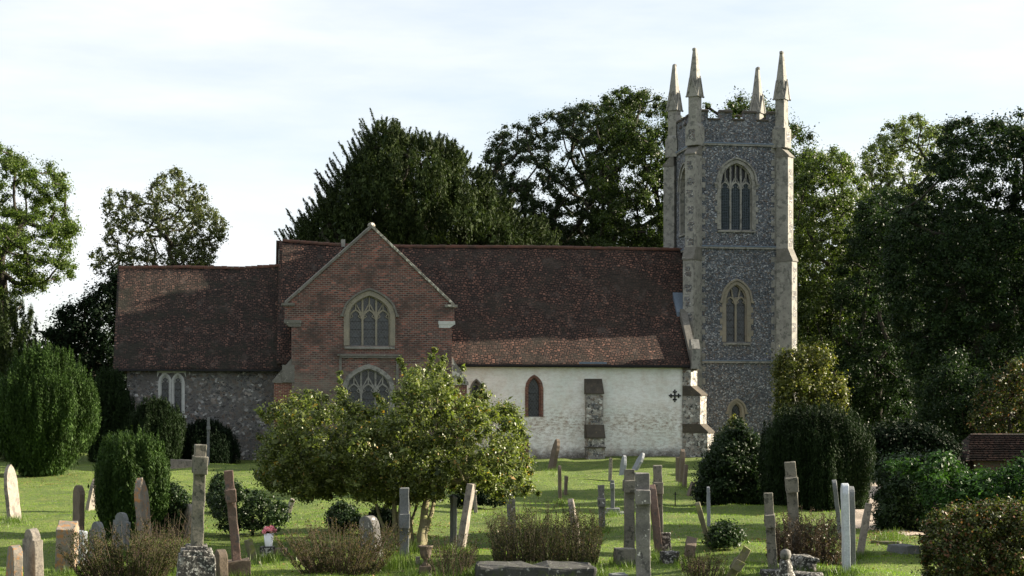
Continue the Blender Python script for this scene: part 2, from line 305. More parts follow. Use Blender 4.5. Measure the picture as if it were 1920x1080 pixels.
M['g_bluish'] = stone('bluish_grey_stone', (0.30, 0.32, 0.34), (0.22, 0.23, 0.24), lich=(0.15, 0.15, 0.14), amount=0.36, scale=3)
M['g_moss'] = stone('mossy_stone', (0.19, 0.17, 0.11), (0.10, 0.10, 0.055), lich=(0.13, 0.14, 0.04), amount=0.45, scale=4)
M['bark'] = stone('bark', (0.045, 0.038, 0.028), (0.022, 0.019, 0.015), lich=(0.06, 0.065, 0.035), amount=0.32, scale=3, lscale=6)
M['bark_pale'] = stone('pale_bark', (0.25, 0.225, 0.13), (0.14, 0.12, 0.07), lich=(0.18, 0.2, 0.07), amount=0.45, scale=4, lscale=7)
# leaves
M['l_oak'] = leafmat('oak_leaves', (0.018, 0.034, 0.010), (0.055, 0.080, 0.020), spec=0.15)
M['l_oakd'] = leafmat('dark_oak_leaves', (0.012, 0.024, 0.010), (0.034, 0.052, 0.018), trans=0.2, spec=0.12)
M['l_oakl'] = leafmat('bright_oak_leaves', (0.03, 0.055, 0.012), (0.095, 0.135, 0.03), trans=0.35, spec=0.15)
M['l_gold'] = leafmat('yellow_green_leaves', (0.04, 0.055, 0.012), (0.12, 0.13, 0.028), (0.3, 0.26, 0.06), 0.93, trans=0.3)
M['l_ash'] = leafmat('ash_leaves', (0.06, 0.085, 0.03), (0.13, 0.16, 0.06), trans=0.4)
M['l_lime'] = leafmat('lime_green_leaves', (0.035, 0.06, 0.014), (0.09, 0.12, 0.03), trans=0.4)
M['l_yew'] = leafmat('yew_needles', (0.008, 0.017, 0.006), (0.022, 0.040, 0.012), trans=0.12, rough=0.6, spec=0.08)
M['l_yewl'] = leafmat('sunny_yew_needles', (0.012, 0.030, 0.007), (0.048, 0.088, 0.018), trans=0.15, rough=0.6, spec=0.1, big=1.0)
M['l_yewb'] = leafmat('big_yew_needles', (0.010, 0.020, 0.007), (0.044, 0.062, 0.018), trans=0.15, rough=0.6, spec=0.08)
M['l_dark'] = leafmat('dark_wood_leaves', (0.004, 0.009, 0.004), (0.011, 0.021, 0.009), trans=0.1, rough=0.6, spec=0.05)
M['l_right'] = leafmat('dark_green_leaves', (0.009, 0.021, 0.009), (0.028, 0.048, 0.018), trans=0.25, spec=0.08)
M['l_holly'] = leafmat('glossy_evergreen_leaves', (0.035, 0.056, 0.014), (0.17, 0.20, 0.052), (0.34, 0.21, 0.05), 0.97, trans=0.35, rough=0.42, spec=0.35, big=2.2)
M['l_shrub'] = leafmat('shrub_leaves', (0.010, 0.024, 0.009), (0.032, 0.055, 0.018), trans=0.2, spec=0.15)
M['l_hedge'] = leafmat('hedge_leaves', (0.018, 0.032, 0.009), (0.075, 0.085, 0.02), (0.16, 0.075, 0.04), 0.86, trans=0.3, big=2.5, spec=0.2)
M['l_hedgeg'] = leafmat('bramble_leaves', (0.012, 0.035, 0.009), (0.04, 0.09, 0.02), trans=0.3, big=2.5, spec=0.15)
M['l_pale'] = leafmat('sprig_leaves', (0.10, 0.12, 0.03), (0.2, 0.21, 0.06), trans=0.3)
M['l_olive'] = leafmat('grey_green_leaves', (0.04, 0.055, 0.022), (0.11, 0.125, 0.05), trans=0.35, spec=0.2)
M['l_scrub'] = leafmat('dry_scrub_leaves', (0.025, 0.032, 0.014), (0.075, 0.075, 0.032), (0.13, 0.085, 0.05), 0.87, trans=0.3, big=2, spec=0.03, rough=0.8)
M['l_shrubdry'] = leafmat('small_olive_leaves', (0.02, 0.028, 0.010), (0.06, 0.07, 0.025), (0.11, 0.075, 0.035), 0.9, trans=0.2, big=2, spec=0.03, rough=0.8)
M['l_red'] = leafmat('reddish_twig_leaves', (0.05, 0.035, 0.018), (0.10, 0.065, 0.035), trans=0.15, big=2)
M['stem'] = plain('dry_stems', (0.075, 0.055, 0.038), 0.9)
M['stem_dark'] = plain('dark_stems', (0.05, 0.04, 0.025), 0.9)
M['g_blade'] = leafmat('grass_blades', (0.07, 0.15, 0.012), (0.18, 0.27, 0.03), (0.28, 0.27, 0.09), 0.93, trans=0.4, big=0.9)
M['g_tuft'] = leafmat('tuft_grass', (0.045, 0.085, 0.014), (0.11, 0.165, 0.03), trans=0.35, big=2)
# ---------------------------------------------------------------- ground and path
t = NT('lawn'); v = t.coord('Object')
c = t.mix(t.ramp(t.noise(v, 0.35, 6, 0.65), [(0.35, 0.0), (0.65, 1.0)]), (0.07, 0.125, 0.016), (0.15, 0.205, 0.03))
c = t.mix(t.ramp(t.noise(v, 2.1, 6, 0.75), [(0.42, 0.0), (0.7, 0.85)]), c, (0.20, 0.20, 0.06))
c = t.mix(t.ramp(t.noise(v, 14, 4, 0.7), [(0.38, 0.85), (0.62, 0.0)]), c, (0.045, 0.07, 0.016))
c = t.mix(t.ramp(t.noise(v, 0.9, 5, 0.7), [(0.36, 0.6), (0.52, 0.0)]), c, (0.05, 0.085, 0.016)); t.bump(t.noise(v, 22, 4, 0.8), 0.9, 0.05)
M['lawn'] = t.done(c, 0.95)
def axis(fine0, fine1, step, far):
    a = list(np.arange(fine0, fine1 + step / 2, step)); s = step; lo, hi = a[0], a[-1]; pre, post = [], []
    while lo > -far:
        s *= 1.35; lo -= s; pre.append(lo)
    s = step
    while hi < far:
        s *= 1.35; hi += s; post.append(hi)
    return np.array(pre[::-1] + a + post)
gx = axis(-34, 34, 0.45, 2500); gy = axis(16, 100, 0.45, 2500)
V = np.array([(x, y, GH(x, y) if abs(x) < 80 and -20 < y < 160 else 0.0) for y in gy for x in gx])
nx_ = len(gx); I = np.arange(len(gy) - 1)[:, None] * nx_ + np.arange(nx_ - 1)[None, :]; I = I.ravel()
tag(npmesh('ground', V, np.stack([I, I + 1, I + nx_ + 1, I + nx_], 1), M['lawn'], smooth=True), kind='structure')
t = NT('gravel'); v = t.coord('Object'); vo = t.n.new('ShaderNodeTexVoronoi'); vo.inputs['Scale'].default_value = 28; t.lk(v, vo.inputs['Vector'])
sp = t.n.new('ShaderNodeSeparateColor'); t.lk(vo.outputs['Color'], sp.inputs[0])
c = t.ramp(sp.outputs[0], [(0, (0.24, 0.19, 0.15)), (1, (0.45, 0.38, 0.31))]); c = t.mix(t.ramp(t.noise(v, 1.2, 5), [(0.45, 0), (0.65, 0.5)]), c, (0.16, 0.13, 0.09))
t.bump(vo.outputs['Distance'], 0.6, 0.02); M['gravel'] = t.done(c, 0.95)
pc = [(1760, 1010), (1668, 992), (1640, 975), (1622, 950), (1618, 925), (1626, 905), (1640, 890), (1672, 876), (1720, 866), (1790, 862)]
pts = [P(x, y, dist_row(y)) for x, y in pc]
Vp, Fp = [], []
dense = []
for a, b in zip(pts, pts[1:]):
    for k in range(12): dense.append(a.lerp(b, k / 12))
for i, p in enumerate(dense):
    q = dense[min(i + 1, len(dense) - 1)] - dense[max(i - 1, 0)]; n = Vector((-q.y, q.x, 0)).normalized()
    for s in np.linspace(-0.75, 0.75, 7):
        x, y = p.x + n.x * s, p.y + n.y * s; Vp.append((x, y, GH(x, y) + 0.03 - 0.035 * (abs(s) / 0.75) ** 4))
for i in range(len(dense) - 1):
    for j in range(6): a = i * 7 + j; Fp.append((a, a + 1, a + 8, a + 7))
tag(npmesh('path', np.array(Vp), np.array(Fp), M['gravel'], smooth=True), kind='structure')

# ---------------------------------------------------------------- the church
TH = math.radians(9.65); cT, sT = math.cos(TH), math.sin(TH); OY = 88.0; OX = (1100 - 960) / F * OY
church = empty('church', (OX, OY, 0), TH)
tag(church, 'flint, brick and limewashed parish church with clay tiled roofs and a pinnacled flint tower', 'church')
def uu(px, w=0.0):
    tt = (px - 960) / F
    return (tt * (OY + w * cT) - OX + w * sT) / (cT - tt * sT)
def zz(px, py, w=0.0):
    return CH + (HY - py) * (OY + uu(px, w) * sT + w * cT) / F
def cut(wall, cutters):
    for c in cutters:
        m = wall.modifiers.new('b', 'BOOLEAN'); m.operation = 'DIFFERENCE'; m.solver = 'EXACT'; m.object = c
    bpy.context.view_layer.update()
    dg = bpy.context.evaluated_depsgraph_get(); me = bpy.data.meshes.new_from_object(wall.evaluated_get(dg))
    wall.modifiers.clear(); wall.data = me
    for c in cutters: bpy.data.objects.remove(c)
    while me.uv_layers: me.uv_layers.remove(me.uv_layers[0])
    box_uv(me)
def arch(a, hs, rise, n=9, z0=0.0, closed=True):
    """outline of an arched opening, from the foot of one jamb over the head to the other"""
    L = []
    for i in range(n + 1):
        s = 1 - i / n
        if rise >= a:
            Rr = (rise * rise + a * a) / (2 * a); x = a * s; z = math.sqrt(max(Rr * Rr - (x + Rr - a) ** 2, 0))
        else:
            z = rise * (0.72 * math.sqrt(max(1 - s * s, 0)) + 0.28 * (1 - s)); x = a * s
        L.append((x, hs + z))
    pts = [(-x, z) for x, z in L] + [(x, z) for x, z in L[::-1][1:]]
    if closed: pts = [(-a, z0)] + pts + [(a, z0)]
    return pts
def ring(bm, inner, outer, y0, y1):
    n = len(inner); vi = [[bm.verts.new((x, y, z)) for x, z in inner] for y in (y0, y1)]; vo = [[bm.verts.new((x, y, z)) for x, z in outer] for y in (y0, y1)]
    for i in range(n - 1):
        bm.faces.new((vi[0][i], vi[0][i + 1], vo[0][i + 1], vo[0][i])); bm.faces.new((vi[1][i], vi[1][i + 1], vo[1][i + 1], vo[1][i]))
        bm.faces.new((vi[0][i], vi[0][i + 1], vi[1][i + 1], vi[1][i])); bm.faces.new((vo[0][i], vo[0][i + 1], vo[1][i + 1], vo[1][i]))
    for k in (0, n - 1): bm.faces.new((vi[0][k], vo[0][k], vo[1][k], vi[1][k]))
def window(name, loc, a, hs, rise, rot=0, k=0.16, lights=2, mat='ashlar', glass='glass', depth=0.26, hood=None, heads=None, bar=0.075, louvre=False, sill=True, quoins=False, label=None, headrise=None, saddle=True, square=None):
    Mx = Matrix.Translation(loc) @ Matrix.Rotation(rot, 4, 'Z')
    bm = bmesh.new(); prism(bm, arch(a + 0.02, hs, rise + 0.02, z0=-0.02), -0.3, depth + 0.04); bm.transform(Mx)
    cutter = mobj('cutter', bm, [], church, uv=False)
    bm = bmesh.new()
    ring(bm, arch(a, hs, rise), arch(a + k, hs, rise + k), -0.035, 0.0 - 0.001)      # face of the surround
    ring(bm, arch(a - 0.001, hs, rise - 0.001), arch(a + 0.019, hs, rise + 0.019), -0.034, depth + 0.03)   # reveal
    ring(bm, arch(a - 0.06, hs, rise - 0.06), arch(a - 0.002, hs, rise - 0.002), depth * 0.4, depth + 0.02)
    if quoins:
        nq = int(hs / 0.3)
        for i in range(nq):
            e = k + (0.16 if i % 2 else 0.03)
            for sx in (-1, 1):
                x0, x1 = sorted((sx * (a + k * 0.9), sx * (a + e))); bx(bm, x0, x1, -0.028, 0.01, i * hs / nq + 0.01, (i + 1) * hs / nq - 0.012)
    w = mobj(name, bm, M[mat], church); w.location = loc; w.rotation_euler = (0, 0, rot)
    if label: w['label'] = label
    bm = bmesh.new(); prism(bm, arch(a - 0.02, hs, rise - 0.02), depth - 0.02, depth + 0.02); mobj('glass', bm, M[glass], w)
    if lights:
        bm = bmesh.new(); lw = 2 * a / lights; hr = headrise if headrise else lw * 0.62
        def topz(x):
            s = min(abs(x) / a, 1)
            if rise >= a:
                Rr = (rise * rise + a * a) / (2 * a); return hs + math.sqrt(max(Rr * Rr - (a * s + Rr - a) ** 2, 0))
            return hs + rise * (0.72 * math.sqrt(max(1 - s * s, 0)) + 0.28 * (1 - s))
        h0 = heads if heads is not None else hs - 0.05
        y0, y1 = depth * 0.45, depth - 0.021
        for i in range(1, lights):
            x = -a + i * lw; bx(bm, x - bar / 2, x + bar / 2, y0, y1, 0, topz(x) - 0.02 if lights > 2 else min(h0 + hr, topz(x) - 0.02))
        for i in range(lights):
            xc = -a + (i + 0.5) * lw; A = [(xc + x, z) for x, z in arch(lw / 2 - bar * 0.2, h0, hr, n=6, closed=False)]
            A = [(x, min(z, topz(x) - 0.03)) for x, z in A]; sweep(bm, A, bar * 0.85, y0 + 0.012, y1 - 0.001)
            for sx in (-1, 1):      # cusps
                sweep(bm, [(xc + sx * lw * 0.42, h0 + hr * 0.12), (xc + sx * lw * 0.2, h0 + hr * 0.32), (xc + sx * lw * 0.34, h0 + hr * 0.62)], bar * 0.45, y0 + 0.03, y1 - 0.004)
            if lights > 2 and topz(xc) - (h0 + hr) > 0.15:
                bx(bm, xc - bar * 0.35, xc + bar * 0.35, y0 + 0.02, y1 - 0.006, h0 + hr - 0.02, topz(xc) - 0.02)
        if lights > 2:              # upper tier of small lights
            for i in range(lights - 1):
                xc = -a + (i + 1) * lw
                for sx in (-1, 1):
                    z1 = topz(xc + sx * lw * .25) - 0.08
                    sweep(bm, [(xc, h0 + hr * 0.5), (xc + sx * lw * 0.25, h0 + hr * 1.05), (xc + sx * lw * 0.46, max(min(z1, h0 + hr * 1.6), h0 + hr))], bar * 0.6, y0 + 0.02, y1 - 0.008)
        elif lights == 2:           # Y tracery
            for sx in (-1, 1):
                sweep(bm, [(0, h0 + hr * 0.6), (sx * a * 0.28, h0 + hr * 1.0), (sx * a * 0.42, topz(a * 0.42) - 0.05)], bar * 0.8, y0 + 0.02, y1 - 0.008)
        mobj('tracery', bm, M[mat], w)
    if saddle and not louvre:
        for i in range(1, int(hs / 0.42) + 1):
            bm = bmesh.new(); bx(bm, -a + 0.03, a - 0.03, depth - 0.035, depth - 0.0205, i * 0.42 - 0.009, i * 0.42 + 0.009); mobj('saddle_bar', bm, M['iron'], w)
    if louvre:
        bm = bmesh.new(); n = int((hs + 0.2) / 0.09)
        for i in range(n):
            z = 0.03 + i * 0.09; bx(bm, -a + 0.05, a - 0.05, -0.02, 0.02, -0.005, 0.05, Matrix.Translation((0, depth * 0.8, z)) @ Matrix.Rotation(0.6, 4, 'X'))
        for xx in np.linspace(-a + 0.08, a - 0.08, 15): bx(bm, xx - 0.012, xx + 0.012, depth * 0.62, depth * 0.66, 0, hs + 0.25 * rise)
        mobj('louvre', bm, M['louvre'], w)
    if sill:
        bm = bmesh.new(); prism(bm, [(-0.09, -0.17), (-0.09, -0.06), (depth + 0.02, 0.02), (depth + 0.02, -0.17)], -a - k * 0.9, a + k * 0.9, axis='x'); mobj('sill', bm, M['ashlar' if mat != 'whitestone' else mat], w)
    if hood:
        bm = bmesh.new(); A = arch(a + k + 0.02, hs, rise + k + 0.02, closed=False); B = arch(a + k + 0.13, hs, rise + k + 0.13, closed=False)
        ring(bm, A, B, -0.11, -0.002)
        for sx in (-1, 1):
            x0, x1 = sorted((sx * (a + k + 0.02), sx * (a + k + 0.2))); bx(bm, x0, x1, -0.12, -0.003, hs - 0.12, hs - 0.002)
        mobj('hood_mould', bm, M[hood], w)
    return cutter
def interp(tab, x):
    xs = [a for a, _ in tab]; return float(np.interp(x, xs, [b for _, b in tab]))
def roof(name, mat, u0f, u1f, w0, z0f, w1, z1f, nu=60, nw=22, thick=0.12, amp=0.05, seed=0.0):
    """one pitched slope; u limits, heights may vary; the surface is slightly uneven like an old roof"""
    top, bot = [], []
    for j in range(nw + 1):
        tj = j / nw
        for i in range(nu + 1):
            ti = i / nu; u = u0f(tj) * (1 - ti) + u1f(tj) * ti; w = w0 + (w1 - w0) * tj
            z = z0f(u) * (1 - tj) + z1f(u) * tj
            d = amp * (mnoise.noise((u * 0.35 + seed, tj * 3.0, seed)) + 0.45 * mnoise.noise((u * 1.1, tj * 7, seed + 3)))
            z += d - 0.08 * math.sin(math.pi * tj) * 1.2 + 0.03 * mnoise.noise((u * 3.1, tj * 20, seed + 8)) * (1 if 0 < tj < 1 else 0.6)
            top.append((u, w, z)); bot.append((u, w, z - thick))
    n = nu + 1; V = top + bot; o = len(top); Fq = []
    for j in range(nw):
        for i in range(nu):
            a = j * n + i; Fq.append((a, a + 1, a + n + 1, a + n)); Fq.append((o + a, o + a + n, o + a + n + 1, o + a + 1))
    for i in range(nu): Fq.append((i, o + i, o + i + 1, i + 1)); a = nw * n + i; Fq.append((a, a + 1, o + a + 1, o + a))
    for j in range(nw): a = j * n; Fq.append((a, a + n, o + a + n, o + a)); a += nu; Fq.append((a, o + a, o + a + n, a + n))
    ob = npmesh(name, np.array(V), np.array(Fq), mat, church); box_uv(ob.data); return ob
def ridge_tiles(name, u0, u1, w, zf, mat, parent, step=0.33):
    bm = bmesh.new(); u = u0; i = 0
    while u < u1:
        z = zf(u) + 0.0 + R.uniform(-0.012, 0.012); r = 0.125 + (0.012 if i % 2 else 0)
        pr = [(w + r * math.cos(a), z - 0.05 + r * math.sin(a)) for a in np.linspace(-0.4, math.pi + 0.4, 7)]
        prism(bm, pr, u, min(u + step - 0.006, u1), axis='x'); u += step; i += 1
    return mobj(name, bm, mat, parent)

uR = uu(1291, 0); uL = uu(522, 0); uT = uu(1304, 2.3)      # uT: flank of the tower, which the upper roof runs up to
ze = zz(1100, 684, -0.3)
NW = 5.2
ridge_tab = [(uu(527, NW), zz(527, 451, NW)), (uu(590, NW), zz(590, 456, NW)), (uu(650, NW), zz(650, 460, NW)), (uu(750, NW), zz(750, 462, NW)), (uu(1000, NW), zz(1000, 463, NW)), (uu(1270, NW), zz(1270, 468, NW))]
rz = lambda u: interp(ridge_tab, u)
rtop = rz(uu(1000, NW))
# nave
bm = bmesh.new(); prism(bm, [(0, -0.6), (0, ze - 0.02), (NW, rtop - 0.35), (2 * NW, ze - 0.02), (2 * NW, -0.6)], uL + 0.15, uR, axis='x')
nave = mobj('nave_wall', bm, M['limewash'], church)
cuts = []
cuts.append(window('lancet_window', (uu(1001.5), 0, zz(1001, 781)), 0.36, 1.52, 0.62, k=0.15, lights=0, mat='brickred', glass='glass', depth=0.24, sill=False, label='lancet window with red brick surround'))
cuts.append(window('cusped_window', (uu(893), 0, zz(893, 772)), 0.27, 1.15, 0.55, k=0.09, lights=1, mat='ashlar_dark', glass='glass_dark', depth=0.24, sill=False, headrise=0.42, bar=0.09, label='small cusped window with dark stone surround'))
cut(nave, cuts)
zef = lambda u: ze + 0.02
roof('nave_roof', M['tile'], lambda t: uL + (uu(527, NW) - uL) * t - 0.1, lambda t: uR + 0.02 + (uT - uR - 0.03) * min(1, max(0, (t - 0.40) / 0.03)), -0.35, zef, NW, rz, nu=110, nw=34, seed=2.2)
roof('nave_roof', M['tile'], lambda t: uL, lambda t: uR + 0.02 + (uT - uR - 0.03) * min(1, max(0, (t - 0.6) / 0.03)), 2 * NW + 0.35, zef, NW, rz, nu=20, nw=6, seed=5.2)
ridge_tiles('ridge_tiles', uL + 0.35, uT - 0.02, NW, lambda u: rz(u) + 0.02, M['ridge'], church)
bm = bmesh.new(); bx(bm, uu(850), uR - 0.02, -0.44, -0.33, ze - 0.1, ze + 0.0); bx(bm, uu(850), uR - 0.02, -0.33, -0.001, ze - 0.14, ze - 0.1)
mobj('gutter', bm, M['iron'], church)
bm = bmesh.new(); bx(bm, uu(1085, -.3), uu(1137, -.3), -0.385, -0.37, ze + 0.05, ze + 0.16, Matrix.Identity(4)); mobj('lead_patch', bm, M['lead'], church)
# gable parapet at the tower end
bm = bmesh.new(); sl = (rtop - ze) / (NW + 0.35)
wc = 1.9; zc_ = ze + 0.35 + (rtop + 0.07 - ze) * (wc + 0.42) / (NW + 0.42); pf = [(-0.42, ze - 0.1), (-0.42, ze + 0.35), (wc, zc_), (wc, ze - 0.1)]
prism(bm, pf, uR + 0.03, uR + 0.42, axis='x'); mobj('gable_coping', bm, M['ashlar_dark'], church)
bm = bmesh.new(); bx(bm, uR + 0.03, uR + 0.5, -0.62, 0.02, zz(1298, 686, -.4), zz(1298, 655, -.4)); bx(bm, uR + 0.0, uR + 0.53, -0.66, 0.015, zz(1298, 692, -.4), zz(1298, 686, -.4) - 0.003)
prism(bm, [(-0.62, zz(1298, 654, -.4)), (-0.3, zz(1298, 636, -.4)), (0.0, zz(1298, 636, -.4)), (0.0, zz(1298, 654, -.4))], uR + 0.03, uR + 0.5, axis='x')
mobj('kneeler', bm, M['ashlar'], church)
wl_ = (zz(1283, 575, 2.2) - ze) / sl - 0.35
bm = bmesh.new(); prism(bm, [(wl_ - 0.4, ze + 0.36 + (wl_) * sl - 0.25), (wl_ + 0.5, ze + 0.36 + (wl_ + 0.9) * sl - 0.2), (wl_ + 0.5, ze + 0.36 + (wl_ + 0.9) * sl - 0.65), (wl_ - 0.4, ze + 0.3 + wl_ * sl - 0.6)], uR - 0.12, uR + 0.46, axis='x'); mobj('lead_flashing', bm, M['lead'], church)
# the nave closes against the tower
bm = bmesh.new(); zq = ze + (rtop - ze) * 2.4 / NW - 0.45; prism(bm, [(2.0, -0.6), (2.0, zq), (NW, rtop - 0.4), (2 * NW - 2.0, zq), (2 * NW - 2.0, -0.6)], uR + 0.004, uT - 0.004, axis='x'); mobj('nave_end_wall', bm, M['rubble'], church)
# buttress against the nave
def buttress(name, loc, rot, width, stages, mat, capmat, panels=False, base=-0.6, label=None):
    """stages: list of (z_top_of_vertical, projection, slope_height)"""
    bm = bmesh.new(); z = base; caps = []
    for i, (zt, pr, sh) in enumerate(stages):
        nxt = stages[i + 1][1] if i + 1 < len(stages) else 0.0
        bx(bm, -width / 2, width / 2, -pr, 0.12, z, zt)
        c = bmesh.new(); caps.append(c)
        prism(c, [(-pr - 0.06, zt + 0.002), (-pr - 0.06, zt + 0.07), (-nxt - 0.001, zt + sh), (0.1, zt + sh), (0.1, zt + 0.002)], -width / 2 - 0.035, width / 2 + 0.035, axis='x')
        z = zt + 0.003
    bmesh.ops.recalc_face_normals(bm, faces=bm.faces)
    if panels:
        n0 = len(bm.faces); z = base + 0.7
        for i, (zt, pr, sh) in enumerate(stages):
            while z < zt - 0.35:
                h = R.uniform(0.2, 0.3)
                for s in (0, 1):
                    if z + h > zt - 0.1: break
                    ww = width * R.uniform(0.2, 0.34); xo = R.uniform(-0.07, 0.07)
                    bx(bm, xo - ww, xo + ww, -pr - 0.006, -pr + 0.01, z, z + h - 0.04); z += h
                z += R.uniform(0.22, 0.45)
            z = zt + 0.85
        bm.faces.ensure_lookup_table()
        for f in bm.faces[n0:]: f.material_index = 1
    o = mobj(name, bm, [M[mat], M['panel']], church); o.location = loc; o.rotation_euler = (0, 0, rot)
    for c in caps: mobj('weathering', c, M[capmat], o)
    if label: o['label'] = label
    return o
buttress('buttress', (uu(1112), 0, 0), 0, 0.93, [(zz(1112, 840, -.8) , 0.92, 0.05), (zz(1112, 822, -.7), 0.82, 0.75), (zz(1112, 739, -.5), 0.5, 0.85)], 'mottled', 'capbrown', True)
# diagonal buttress at the nave corner
buttress('corner_buttress', (uR - 0.05, 0.05, 0), math.radians(45), 0.72, [(zz(1330, 812, -1), 1.45, 0.5), (zz(1320, 742, -.8), 1.0, 0.55), (zz(1300, 694, -.4), 0.42, 0.1)], 'mottled', 'capbrown', False)
# iron tie-plate cross on the wall
bm = bmesh.new(); cx, cz = uu(1265), zz(1265, 742); s_ = 0.30
for a in range(4):
    Mr = Matrix.Translation((cx, 0, cz)) @ Matrix.Rotation(a * math.pi / 2, 4, 'Y')
    bx(bm, -0.035 - 0.0001 * a, 0.035, -0.06 - 0.0005 * a, -0.001, 0.02, s_ * 0.8, Mr)
    for dx, dz in ((0, s_), (-0.075, s_ * 0.72), (0.075, s_ * 0.72)):
        vs_ = bmesh.ops.create_icosphere(bm, subdivisions=1, radius=0.055, matrix=Mr @ Matrix.Translation((dx, -0.035, dz)) @ Matrix.Diagonal((1, 0.4, 1, 1)))
mobj('iron_cross', bm, M['iron'], church)

# chancel
CW = 0.25; cl = uu(238, CW); crr = uu(524, CW) + 0.3; cze = zz(360, 691, CW - 0.3); CD = 4.75
ctab = [(uu(222, CW + CD), zz(222, 501, CW + CD)), (uu(350, CW + CD), zz(350, 500, CW + CD)), (uu(450, CW + CD), zz(450, 502, CW + CD)), (uu(525, CW + CD), zz(525, 497, CW + CD))]
crz = lambda u: interp(ctab, u)
bm = bmesh.new(); prism(bm, [(CW, -0.6), (CW, cze - 0.02), (CW + CD, crz(cl) - 0.3), (CW + 2 * CD, cze - 0.02), (CW + 2 * CD, -0.6)], cl, crr, axis='x')
chan = mobj('chancel_wall', bm, M['rubble'], church)
c1 = []
for i, px in enumerate((309.5, 333.5)):
    c1.append(window('chancel_window', (uu(px, CW), CW, zz(px, 775, CW)), 0.245, 1.62, 0.42, k=0.11, lights=1, mat='whitestone', glass='glass', headrise=0.36, bar=0.06, sill=False, depth=0.2))
cut(chan, c1)
bm = bmesh.new(); x0, x1 = uu(297, CW), uu(346.5, CW); zt = zz(320, 695, CW); z0 = zz(320, 778, CW)
prism(bm, [(x0 - 0.06, zt - 0.35), (x0 - 0.06, zt), (x1 + 0.06, zt), (x1 + 0.06, zt - 0.35), (x1 - 0.04, zt - 0.12), (x0 + 0.04, zt - 0.12)], CW - 0.05, CW - 0.036)
mobj('window_surround', bm, M['whitestone'], church)
bm = bmesh.new(); bx(bm, x0 - 0.1, x1 + 0.1, CW - 0.08, CW - 0.001, z0 - 0.16, z0); mobj('window_sill', bm, M['whitestone'], church)
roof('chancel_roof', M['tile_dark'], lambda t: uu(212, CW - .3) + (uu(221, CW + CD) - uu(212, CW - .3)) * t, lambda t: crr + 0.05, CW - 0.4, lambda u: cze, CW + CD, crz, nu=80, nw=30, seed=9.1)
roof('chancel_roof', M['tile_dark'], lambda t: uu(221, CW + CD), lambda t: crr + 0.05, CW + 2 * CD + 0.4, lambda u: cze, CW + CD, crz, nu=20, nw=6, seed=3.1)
ridge_tiles('ridge_tiles', uu(222, CW + CD), crr, CW + CD, crz, M['ridge'], church)
bm = bmesh.new(); bx(bm, uu(213, 0), crr, CW - 0.5, CW - 0.4, cze - 0.14, cze - 0.04); mobj('gutter', bm, M['iron'], church)

# transept
TW = -3.0
kz0, kz1 = zz(543, 606, TW), zz(543, 572, TW); xl, xr = uu(547, TW), uu(847, TW); kl, kr = uu(534, TW), uu(852, TW)
ax, az = uu(697, TW), zz(697, 427, TW)
bm = bmesh.new(); prism(bm, [(xl, -0.6), (xl, kz0), (kl, kz0 + 0.02), (kl, kz1), (ax, az), (kr, kz1), (kr, kz0 + 0.02), (xr, kz0), (xr, -0.6)], TW, TW + 0.55)
gab = mobj('transept_gable_wall', bm, M['brick'], church)
c2 = [window('transept_window', (uu(693, TW), TW, zz(693, 648, TW)), 1.07, 1.62, 0.98, k=0.26, lights=3, mat='ashlar_gold', hood='ashlar_dark', depth=0.34, heads=1.35, headrise=0.5, bar=0.10, label='upper three-light window in the brick gable'),
      window('transept_window', (uu(691, TW), TW, zz(691, 795, TW)), 1.12, 1.95, 0.92, k=0.24, lights=3, mat='ashlar', depth=0.34, heads=1.55, headrise=0.52, bar=0.10, label='lower three-light window in the brick gable')]
cut(gab, c2)
bm = bmesh.new(); a0, a1 = uu(636, TW), uu(747, TW); b0 = zz(690, 668, TW)
bx(bm, a0, a1, TW - 0.11, TW - 0.001, b0 - 0.1, b0); bx(bm, a0 - 0.1, a1 + 0.1, TW - 0.15, TW - 0.0015, b0 + 0.002, b0 + 0.1)
for x in (a0, a1 - 0.13): bx(bm, x, x + 0.13, TW - 0.1, TW - 0.002, b0 - 1.4, b0 - 0.102)
mobj('label_mould', bm, M['ashlar_dark'], church)
bm = bmesh.new(); bx(bm, xl + 0.12, xr - 0.12, TW + 0.552, 1.0, -0.6, kz0 - 0.03); mobj('transept_wall', bm, M['brick'], church)
# kneelers, coping, apex stone
for s, xo in ((-1, kl), (1, kr)):
    bm = bmesh.new(); x0, x1 = sorted((xo, xo - s * 0.82)); z = kz0 + 0.02
    bx(bm, x0 - 0.03, x1 + 0.03, TW - 0.07, TW + 0.57, z - 0.02, z + 0.16); prism(bm, [(x0 + (0.25 if s < 0 else 0), z - 0.2), (x0, z - 0.022), (x1, z - 0.022), (x1 - (0.25 if s > 0 else 0), z - 0.2)], TW - 0.05, TW + 0.56)
    mobj('kneeler', bm, M['ashlar_dark' if s < 0 else 'whitestone'], church)
def gable_cop(s, xo):
    bm = bmesh.new(); n = 22; prev = None
    for i in range(n + 1):
        tt = i / n; x = xo + (ax - xo) * tt; z = kz1 + (az - kz1) * tt + 0.012 * mnoise.noise((tt * 30, s, 1))
        cur = [bm.verts.new(p) for p in ((x, TW - 0.09, z - 0.01), (x, TW + 0.62, z - 0.01), (x, TW + 0.62, z + 0.15), (x, TW + 0.26, z + 0.22), (x, TW - 0.09, z + 0.15))]
        if prev:
            for k in range(5): bm.faces.new((prev[k], prev[(k + 1) % 5], cur[(k + 1) % 5], cur[k]))
        else: bm.faces.new(cur)
        prev = cur
    bm.faces.new(prev[::-1])
    bx(bm, xo - 0.16 if s < 0 else xo - 0.5, xo + 0.5 if s < 0 else xo + 0.16, TW - 0.11, TW + 0.64, kz1 - 0.03, kz1 + 0.1)
    mobj('gable_coping', bm, M['coping' if s > 0 else 'ashlar_dark'], church)
